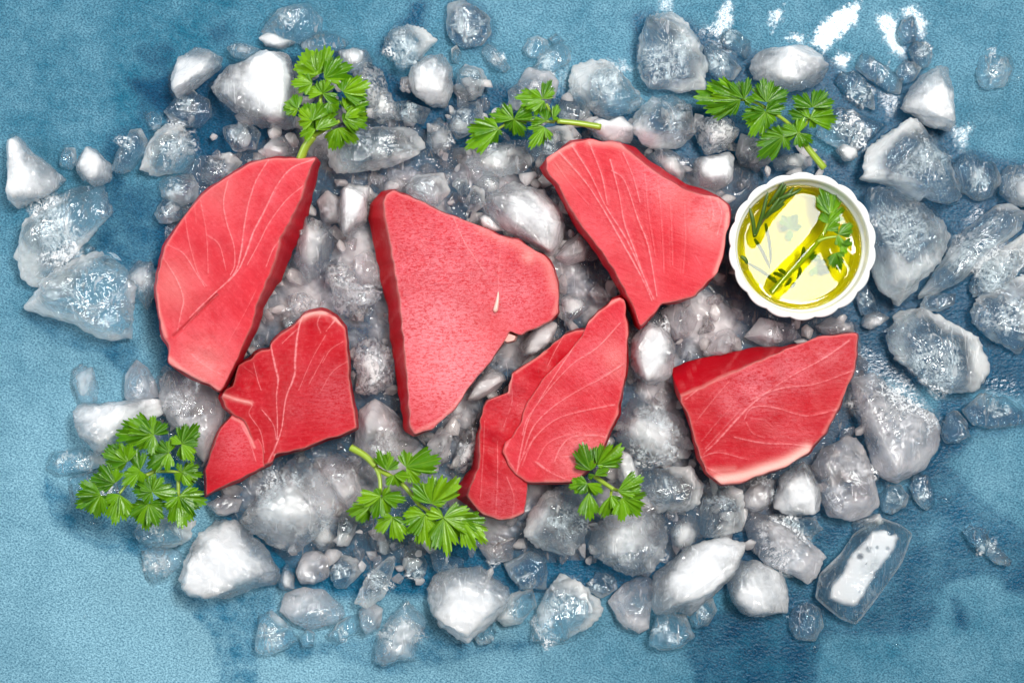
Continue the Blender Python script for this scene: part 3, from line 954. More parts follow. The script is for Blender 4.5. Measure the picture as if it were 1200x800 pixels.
# ------------------------------------------------------------------ leaves
def leaf_mesh(base, tip, zb, zt, width=0.78, fold=0.16, curl=0.12, seed=0):
    """one parsley leaflet: a pleated fan of three toothed lobes from base to tip (photo pixels)"""
    r = np.random.default_rng(seed)
    base, tip = np.array(W(*base, zb)), np.array(W(*tip, zt))
    L = np.linalg.norm(tip - base)
    ax = (tip - base) / L
    sd = np.cross(np.array([0, 0, 1.0]), ax)
    sd /= np.linalg.norm(sd)
    up = np.cross(ax, sd)
    roll = r.normal(0, 0.28)
    sd, up = sd * math.cos(roll) + up * math.sin(roll), up * math.cos(roll) - sd * math.sin(roll)
    A = width * r.uniform(0.72, 1.0)
    na, nr = 57, 9
    u = np.linspace(-1, 1, na)
    cen = np.array([-0.70, 0.0, 0.70]) + r.normal(0, 0.04, 3)
    lob = np.array([0.84, 1.0, 0.84]) * r.uniform(0.9, 1.05, 3)
    lob[1] = 1.0
    env = np.full(na, 0.50)
    for ck, lk in zip(cen, lob):
        q = np.clip(1 - np.abs((u - ck) / 0.48) ** 2.4, 0, 1)
        env = np.maximum(env, lk * (0.50 + 0.50 * q ** 0.5))
    ph = (u * 4.2 + r.uniform(0, 1)) % 1.0
    env = env * (1 - 0.15 * np.abs(2 * ph - 1) ** 1.6)
    env[0] = env[-1] = 0.40
    near = np.min(np.abs(u[:, None] - cen[None]), 1)          # distance to the nearest rib
    ruff = r.uniform(0, 6.28, 3)
    V, At = [], []
    for i in range(nr):
        t = (i / (nr - 1)) ** 0.9
        phi = u * A * (1 - 0.22 * t * t)
        rad = env * t
        x = rad * np.cos(phi)
        y = rad * np.sin(phi)
        z = fold * 1.25 * near * rad                              # pleats rise between the ribs
        z = z - curl * 1.2 * rad ** 2.4 * (0.6 + 0.4 * np.sin(u * 2 + ruff[0]))
        z = z + 0.10 * rad * rad * np.sin(u * 5 + ruff[1]) + 0.02 * rad * np.sin(u * 13 + ruff[2])
        for k in range(na):
            V.append(base + L * (ax * x[k] + sd * y[k] + up * z[k]))
        rib = np.exp(-(near * A * np.maximum(rad, 0.05) / 0.016) ** 2)
        sec = np.exp(-(np.abs(((near * 6 - t * 4.2) % 1.0) - 0.5) / 0.10) ** 2) * 0.35 * (t > 0.3)
        At.append(np.maximum(rib, sec))
    idx = np.arange(nr * na).reshape(nr, na)
    F = np.stack([idx[:-1, :-1], idx[1:, :-1], idx[1:, 1:], idx[:-1, 1:]], -1).reshape(-1, 4)
    return np.array(V), F, np.concatenate(At)


LEAF_N = [0]


def leaf(parent, base, tip, z, mat, **kw):
    LEAF_N[0] += 1
    s = LEAF_N[0]
    r = np.random.default_rng(1000 + s)
    b = np.array(base, float)
    tp = np.array(tip, float)
    # the drawn tip is the visible end of the blade
    V, F, A = leaf_mesh(b, tp, z + r.uniform(0, 0.002), z + r.uniform(-0.003, 0.004), seed=s, **kw)
    o = mesh_obj('leaf', V, F, mat, attrs={'vein': A}, loc=tuple(V[0]))
    return child_of(o, parent)


def stem(parent, path, z, r0, r1, name='stem', mat=None):
    p = catmull(pts(path), 8)
    zz = np.linspace(z[0], z[1], len(p))
    pt = [W(x, y, q) for (x, y), q in zip(p, zz)]
    V, F = tube(pt, np.linspace(r0, r1, len(p)), 8)
    o = mesh_obj(name, V, F, mat or M_STEM, loc=tuple(pt[0]))
    return child_of(o, parent)


def sprig(label, at, z, stems, clusters, mat, group='parsley sprigs laid over the ice', width=0.8, fold=0.18, curl=0.14, grow=1.12):
    root = empty('parsley_sprig', W(at[0], at[1], z))
    tag(root, label, 'parsley', group)
    for p, r0, r1 in stems:
        stem(root, p, (z - 0.004, z), r0, r1)
    for i, (b, tips) in enumerate(clusters):
        bx, by = [float(v) for v in b.split(',')]
        zz = z + 0.0015 + 0.0045 * ((i * 0.618) % 1)
        for tp in tips.split():
            x, y = [float(v) for v in tp.split(',')]
            x, y = bx + (x - bx) * grow, by + (y - by) * grow
            leaf(root, (bx, by), (x, y), zz, mat, width=width, fold=fold, curl=curl)
            if (i + len(tp)) % 2 == 0:
                rr = np.random.default_rng(int(x * 7 + y * 13))
                an = rr.uniform(-0.8, 0.8)
                dx, dy = x - bx, y - by
                qx, qy = (dx * math.cos(an) - dy * math.sin(an)) * 0.82, (dx * math.sin(an) + dy * math.cos(an)) * 0.82
                leaf(root, (bx, by), (bx + qx, by + qy), zz - 0.004, mat, width=width * 0.9, fold=fold * 1.4, curl=curl * 1.6)
    return root


sprig('curly yellowish green parsley sprig above the left tuna steak', (380, 120), 0.036,
      [("352,187 358,172 367,160", 0.0026, 0.0022), ("366,160 380,152 398,142", 0.0015, 0.0010), ("366,160 372,140 376,115", 0.0014, 0.001), ("376,115 382,95 388,88", 0.001, 0.0007)],
      [("372,88", "353,60 387,57 349,80 368,66"), ("380,92", "410,76 404,90 395,72"), ("366,98", "343,97 352,108 355,88"), ("402,108", "431,98 402,93 428,112 414,94"),
       ("378,110", "386,95 358,107 395,118 370,96"), ("404,128", "430,120 428,130 410,114"), ("404,138", "430,137 428,148 420,128"), ("349,128", "331,126 345,111 339,133 334,118"),
       ("366,142", "377,121 352,128 350,146 358,120"), ("370,152", "352,158 392,128 386,140"), ("396,150", "387,174 419,165 400,170"), ("402,143", "418,136 422,150"), ("385,120", "398,128 380,134")],
      M_LEAF_WARM, width=0.95, fold=0.30, curl=0.3)
sprig('flat leaf parsley sprig at the top middle, yellow stalk pointing right', (625, 140), 0.034,
      [("704,149 680,145 653,142", 0.0019, 0.0015), ("653,142 646,133 640,122", 0.0012, 0.0009), ("650,143 625,141 602,141", 0.0010, 0.0008), ("602,141 592,146 584,151", 0.0009, 0.0007)],
      [("636,116", "645,95 649,108 622,106 606,113"), ("638,118", "618,127 634,128"), ("648,140", "653,124 654,138"), ("640,142", "624,142 637,127"),
       ("638,149", "622,172 645,163 620,150 634,168"), ("602,140", "590,122 575,134 612,160 624,128 592,150"), ("584,151", "547,171 567,140 574,167 551,152 588,158")],
      M_LEAF, width=0.74, fold=0.14)
sprig('glossy flat leaf parsley sprig at the top right, stalk reaching the ramekin', (900, 130), 0.034,
      [("966,197 947,174 932,152", 0.0020, 0.0016), ("932,152 918,140 900,128", 0.0012, 0.001), ("900,128 885,120 868,117", 0.001, 0.0008), ("934,154 944,146 950,134", 0.0011, 0.0009)],
      [("868,117", "818,113 832,101 829,128 852,134 842,116"), ("872,116", "877,93 856,98 884,118"), ("898,120", "895,94 882,104 922,107 904,96"),
       ("897,131", "872,138 880,158 919,126 884,126 900,150 910,142"), ("952,126", "964,104 932,113 976,118"), ("949,139", "980,140 926,131 955,150 963,127 938,124"),
       ("918,160", "890,184 892,160 924,175 905,150"), ("935,156", "952,167 924,146 941,139 914,152 938,172")],
      M_LEAF, width=0.78, fold=0.24)
sprig('large bushy parsley sprig at the lower left, on a white ice block', (170, 555), 0.036,
      [("183,551 170,557 160,556", 0.0014, 0.001), ("178,553 178,565 178,576", 0.0012, 0.0009), ("160,556 148,568 140,578", 0.001, 0.0008), ("183,551 196,540 199,532", 0.0011, 0.0008), ("209,562 209,575 210,582", 0.0012, 0.0009), ("183,552 198,552 212,553", 0.001, 0.0008)],
      [("180,509", "138,509 152,492 178,488 195,498 152,520 176,531 166,494"), ("149,541", "122,531 141,520 154,522 128,541 126,522"), ("164,551", "144,566 160,528 150,550 168,566"),
       ("213,520", "200,513 231,498 216,498 231,520 226,538"), ("198,530", "172,546 196,550 201,514 183,520"), ("213,553", "236,556 204,562 223,568 208,543 232,545"),
       ("178,576", "155,573 171,590 164,566 206,577 190,560 180,556"), ("174,590", "153,603 170,620 190,606 160,612 184,614"), ("134,566", "108,558 119,546 116,573 138,550"),
       ("118,580", "90,592 95,564 112,606 123,600 92,578"), ("140,579", "135,612 152,602 122,589 128,604"), ("210,581", "240,588 213,616 200,608 227,604 194,592 232,575")],
      M_LEAF, width=0.82, fold=0.22)
sprig('long parsley sprig at the bottom middle with a brown green stalk on the left', (480, 590), 0.032,
      [("411,524 428,534 440,546", 0.0021, 0.0018), ("440,546 445,560 446,580", 0.0014, 0.001), ("440,548 470,566 492,592", 0.0015, 0.0012), ("492,592 508,602 524,608", 0.0011, 0.0008)],
      [("453,551", "443,530 456,530 466,540"), ("462,556", "454,568 479,559 468,569"), ("476,547", "473,528 513,536 491,565 490,534"), ("446,581", "420,585 440,606 434,578"),
       ("448,582", "456,572 473,587 456,599"), ("434,592", "409,602 428,588"), ("460,605", "441,621 470,632 474,612 448,604"), ("498,602", "474,603 478,622 506,640 489,634 500,615"),
       ("506,590", "485,570 508,560 535,562 521,589 494,566"), ("520,606", "500,600 545,596 526,648 511,640 556,609 514,622"), ("541,610", "569,633 567,609 556,641 545,622 558,620")],
      M_LEAF_WARM, width=0.80, fold=0.24)
sprig('small parsley sprig overlapping the lower edge of the cleft tuna steak', (710, 565), 0.041,
      [("697,558 707,565 719,573", 0.0014, 0.0012), ("719,573 726,575 732,580", 0.001, 0.0008), ("717,573 716,578 716,583", 0.0009, 0.0007)],
      [("692,551", "682,521 675,538 694,540"), ("700,545", "728,524 707,546 704,521 724,535"), ("697,556", "689,559 713,549"), ("688,566", "668,570 706,576 676,560 680,578"),
       ("690,577", "690,607"), ("716,580", "708,606 723,596"), ("724,575", "752,560 742,581"), ("729,583", "757,580 728,609 751,601")],
      M_LEAF, width=0.8, fold=0.2)

# herbs in the oil
op = empty('parsley_sprig', W(950, 300, 0.028))
tag(op, 'parsley sprig lying in the yellow oil, its pale stalk crossing the ramekin', 'parsley')
stem(op, "903,343 920,325 945,300 966,272 975,248", (0.022, 0.031), 0.0016, 0.0012)
stem(op, "958,283 968,279 982,277", (0.029, 0.030), 0.0009, 0.0007)
for b, tips in [("973,252", "964,216 978,222 962,226"), ("970,262", "962,248 985,248 990,243"), ("982,275", "1000,262 976,262 998,270 985,290"), ("985,285", "1000,285 992,298"),
                ("980,296", "972,312 990,300 984,318"), ("968,270", "985,262")]:
    bx, by = [float(v) for v in b.split(',')]
    for q in tips.split():
        leaf(op, (bx, by), [float(v) for v in q.split(',')], 0.0305, M_LEAF, width=0.85)
for b, tips in [("925,268", "915,252 935,250 912,268 940,265 925,285"), ("955,312", "968,305 972,322 950,325"), ("950,305", "948,290 962,300")]:
    bx, by = [float(v) for v in b.split(',')]
    for q in tips.split():
        leaf(op, (bx, by), [float(v) for v in q.split(',')], 0.014, M_LEAF, width=0.85)

ro = empty('rosemary_sprig', W(905, 245, 0.028))
tag(ro, 'dark green rosemary sprig standing in the oil at the upper left of the ramekin', 'rosemary')
stem(ro, "888,268 900,250 915,232 928,222", (0.029, 0.033), 0.0008, 0.0007, mat=M_WOODY)
for i, (a, b, c, d, z0, z1) in enumerate([
        (884, 278, 878, 243, .028, .032), (885, 277, 900, 224, .028, .036), (900, 242, 919, 212, .031, .037), (897, 256, 931, 219, .030, .034), (905, 240, 940, 221, .031, .033),
        (894, 257, 914, 231, .030, .036), (888, 266, 896, 240, .029, .036), (908, 236, 929, 226, .032, .036), (895, 254, 920, 238, .030, .031), (912, 232, 921, 216, .032, .036),
        (897, 262, 903, 312, .027, .016), (884, 280, 903, 318, .026, .016), (876, 308, 915, 336, .024, .015), (868, 300, 876, 310, .029, .027), (938, 302, 928, 318, .024, .018),
        (942, 290, 936, 310, .022, .016), (934, 328, 937, 312, .020, .024), (906, 320, 918, 326, .020, .022), (912, 316, 920, 322, .020, .022), (920, 335, 926, 325, .020, .022), (926, 338, 932, 330, .02, .022), (902, 326, 908, 330, .02, .022)]):
    p0, p1 = np.array(W(a, b, z0)), np.array(W(c, d, z1))
    mid = (p0 + p1) / 2 + np.array([0.0006, 0.0003, 0.001])
    line = catmull(np.array([p0, mid, p1]), 6)
    tt = np.linspace(0, 1, len(line))
    V, F = tube(line, 0.00115 * np.sin(np.clip(tt * 0.92 + 0.08, 0, 1) * math.pi) ** 0.45 + 0.00008, 6)
    child_of(mesh_obj('needle', V, F, M_NEEDLE, loc=tuple(p0)), ro)

# ------------------------------------------------------------------ ice
ICO = {}


def ico(n):
    if n not in ICO:
        import bmesh
        bm = bmesh.new()
        bmesh.ops.create_icosphere(bm, subdivisions=n, radius=1.0)
        bm.verts.ensure_lookup_table()
        v = np.array([x.co[:] for x in bm.verts])
        f = np.array([[q.index for q in p.verts] for p in bm.faces])
        bm.free()
        ICO[n] = (v, f)
    return ICO[n]


def polar(poly, c, th):
    """distance from c to the outline in every direction th"""
    d = np.stack([np.cos(th), np.sin(th)], -1)
    R = np.zeros(len(th))
    n = len(poly)
    for i in range(n):
        a, b = poly[i] - c, poly[(i + 1) % n] - c
        e = b - a
        den = d[:, 0] * e[1] - d[:, 1] * e[0]
        den = np.where(np.abs(den) < 1e-9, 1e-9, den)
        t = (a[0] * e[1] - a[1] * e[0]) / den
        u = (a[0] * d[:, 1] - a[1] * d[:, 0]) / den
        ok = (u >= -1e-6) & (u <= 1 + 1e-6) & (t > 0)
        R = np.where(ok & (t > R), t, R)
    return np.maximum(R, 1.0)


def hull_faces(P):
    import bmesh
    bm = bmesh.new()
    vs = [bm.verts.new(p) for p in P]
    res = bmesh.ops.convex_hull(bm, input=vs)
    kill = [e for e in res['geom_interior'] if isinstance(e, bmesh.types.BMVert)] + [e for e in res['geom_unused'] if isinstance(e, bmesh.types.BMVert)]
    bmesh.ops.delete(bm, geom=list(set(kill)), context='VERTS')
    bmesh.ops.triangulate(bm, faces=bm.faces[:])
    bm.verts.index_update()
    bm.normal_update()
    v = np.array([x.co[:] for x in bm.verts])
    f = np.array([[q.index for q in p.verts] for p in bm.faces])
    bm.free()
    return v, f


def subdivide(v, f):
    e = np.vstack([f[:, [0, 1]], f[:, [1, 2]], f[:, [2, 0]]])
    e.sort(axis=1)
    u, inv = np.unique(e, axis=0, return_inverse=True)
    inv = inv.reshape(-1)
    mid = (v[u[:, 0]] + v[u[:, 1]]) / 2
    n = len(f)
    a, b, c = (inv[i * n:(i + 1) * n] + len(v) for i in range(3))
    F = np.vstack([np.c_[f[:, 0], a, c], np.c_[a, f[:, 1], b], np.c_[c, b, f[:, 2]], np.c_[a, b, c]])
    return np.vstack([v, mid]), F


def relax(v, f, k, w=0.5):
    for _ in range(k):
        acc = np.zeros_like(v)
        cnt = np.zeros(len(v))
        for i, j in ((0, 1), (1, 2), (2, 0)):
            np.add.at(acc, f[:, i], v[f[:, j]])
            np.add.at(cnt, f[:, i], 1)
        v = v * (1 - w) + w * acc / cnt[:, None]
    return v


def chunk(poly, z0, hz, kind, r, big):
    """an angular, slightly melted lump of ice; seen from above its outline is the given polygon"""
    area = poly - np.roll(poly, -1, 0)
    a = np.roll(poly, -1, 0)
    cr = poly[:, 0] * a[:, 1] - a[:, 0] * poly[:, 1]
    A = cr.sum() / 2
    c = np.array([((poly[:, 0] + a[:, 0]) * cr).sum(), ((poly[:, 1] + a[:, 1]) * cr).sum()]) / (6 * A)
    q = poly - c
    pl = [np.c_[q, r.uniform(0.12, 0.62, len(q))], np.c_[q * r.uniform(0.80, 0.96, (len(q), 1)), np.zeros(len(q))]]
    nt = int(r.integers(5, 9))
    j = r.integers(0, len(q), nt)
    t = r.uniform(0, 1, (nt, 1))
    tq = (q[j] * t + q[(j + 1) % len(q)] * (1 - t)) * r.uniform(*((0.62, 0.90) if kind == 'W' else (0.40, 0.78)), (nt, 1))
    # broken top: one plane, tilted a little to one side
    tx, ty = r.normal(0.15, 0.13), r.normal(0.16, 0.13)
    if kind == 'W':
        tx, ty = r.normal(0.04, 0.05), r.normal(0.04, 0.05)
    zt = np.clip(0.92 - (tx * tq[:, 0] - ty * tq[:, 1]) * PX / hz, 0.5, 1.25)
    pl.append(np.c_[tq, zt])
    P = np.vstack(pl)
    sc = np.array([PX, -PX, hz])
    v, f = hull_faces(P * sc)
    for _ in range(4 if big else 3):
        v, f = subdivide(v, f)
    nrm_round = int({'W': 3, 'D': 2, 'E': 2, 'C': 7, 'G': 4, 'F': 2}[kind] * (2.2 if big else 1))
    v = relax(v, f, nrm_round)
    # bring the outline back to the traced one (relaxing rounds and shrinks it, the hull fills its hollows)
    ext = np.array([np.ptp(poly[:, 0]), np.ptp(poly[:, 1])]) * PX
    v[:, 2] *= hz / max(v[:, 2].max(), 1e-5)
    nb = 120
    th = np.arctan2(-v[:, 1], v[:, 0])
    rr = np.hypot(v[:, 0], v[:, 1])
    bi = ((th + math.pi) / (2 * math.pi) * nb).astype(int) % nb
    own = np.zeros(nb)
    np.maximum.at(own, bi, rr)
    own = np.where(own <= 0, np.interp(np.arange(nb), np.where(own > 0)[0], own[own > 0]), own)
    own = np.maximum(own, (np.roll(own, 1) + np.roll(own, -1)) / 2)
    bc = (np.arange(nb) + 0.5) / nb * 2 * math.pi - math.pi
    jag = {'W': 0.02, 'D': 0.035, 'E': 0.03, 'C': 0.0, 'G': 0.012, 'F': 0.05}[kind]
    want = polar(poly, c, bc) * PX
    want = (np.roll(want, 1) + 2 * want + np.roll(want, -1)) / 4
    want = want * (1 + jag * (r.normal(size=nb) * 0.6 + np.repeat(r.normal(size=nb // 4), 4) * 0.6))
    ratio = np.clip(want / own, 0.55, 1.6)
    bx = np.concatenate([[bc[-1] - 2 * math.pi], bc, [bc[0] + 2 * math.pi]])
    ratio = np.interp(th, bx, np.concatenate([[ratio[-1]], ratio, [ratio[0]]]))
    v[:, :2] *= ratio[:, None]
    nz = Noise(r, 14)
    am = {'W': 0.0004, 'D': 0.00028, 'E': 0.00022, 'C': 0.0004, 'G': 0.0003, 'F': 0.0008}[kind]
    c3 = v - v.mean(0)
    L = np.linalg.norm(c3, axis=1, keepdims=True) + 1e-9
    v = v + c3 / L * (am * nz(v, 350.0) + am * 0.45 * nz(v + 0.1, 900.0) + am * 0.2 * nz(v + 0.2, 2100.0))[:, None]
    tab = np.linspace(-math.pi, math.pi, 181)
    R = np.interp(np.arctan2(-v[:, 1], v[:, 0]), tab, polar(poly, c, tab)) * PX
    rad = np.clip(np.hypot(v[:, 0], v[:, 1]) / R, 0, 1.1)
    zloc = v[:, 2] / hz
    dirn = r.normal(size=2)
    dirn /= np.linalg.norm(dirn)
    side = (v[:, :2] @ dirn) / (0.5 * ext.mean())
    core = 0.60 - 0.85 * rad + 0.50 * side + 0.30 * (zloc - 0.5)
    if kind == 'E':
        core = -0.75 + 1.25 * rad + 0.5 * side
    if kind == 'G':
        core = -0.25 + 0.65 * rad + 0.55 * side + 0.3 * (zloc - 0.5)
    if kind == 'C':
        core = -0.35 + 1.10 * rad + 0.3 * side  # edge light of clear ice put in as milkiness towards the rim
    cloud = core + 0.22 * nz(v + 0.3, 210.0)
    # stand it on its place; heights change the scale a little because nearer things look larger
    zm = z0 + 0.4 * hz
    v[:, :2] *= (H - zm) / H
    x, y, _ = W(c[0], c[1], zm)
    v = v + np.array([x, y, z0])
    v[:, 2] = np.maximum(v[:, 2], 0.0004)
    m = np.zeros(len(f), int)
    # fracture sheets inside
    if kind in 'DECGF' and min(ext) > 0.012:
        for _ in range(int(r.integers(2, 5)) if big else int(r.integers(1, 3))):
            n = 9
            g = np.linspace(-1, 1, n)
            gx, gy = np.meshgrid(g, g)
            ln = min(ext) * r.uniform(0.22, 0.40)
            S = np.stack([gx.ravel() * ln, gy.ravel() * ln * r.uniform(0.4, 1.0), 0.0016 * nz(np.stack([gx.ravel(), gy.ravel(), 0 * gx.ravel()], -1) + r.uniform(0, 9), 1.8)], -1)
            rot = Matrix.Rotation(r.uniform(0, 6.28), 3, 'Z') @ Matrix.Rotation(r.normal(0.5, 0.5), 3, 'X')
            S = S @ np.array(rot).T
            S[:, 2] *= 0.35 * hz / max(np.abs(S[:, 2]).max(), 1e-6) if np.abs(S[:, 2]).max() > 0.35 * hz else 1
            off = r.normal(size=2) * 0.13 * ext
            S = S + np.array([x + off[0], y + off[1], z0 + hz * 0.5])
            i = np.arange(n * n).reshape(n, n) + len(v)
            qd = np.stack([i[:-1, :-1], i[1:, :-1], i[1:, 1:], i[:-1, 1:]], -1).reshape(-1, 4)
            edge = 1 - np.maximum(np.abs(gx), np.abs(gy)).ravel()
            v = np.vstack([v, S])
            cloud = np.concatenate([cloud, edge])
            f = np.vstack([f, qd[:, [0, 1, 2]], qd[:, [0, 2, 3]]])
            m = np.concatenate([m, np.ones(2 * len(qd), int)])
    return v, f, cloud, c, m


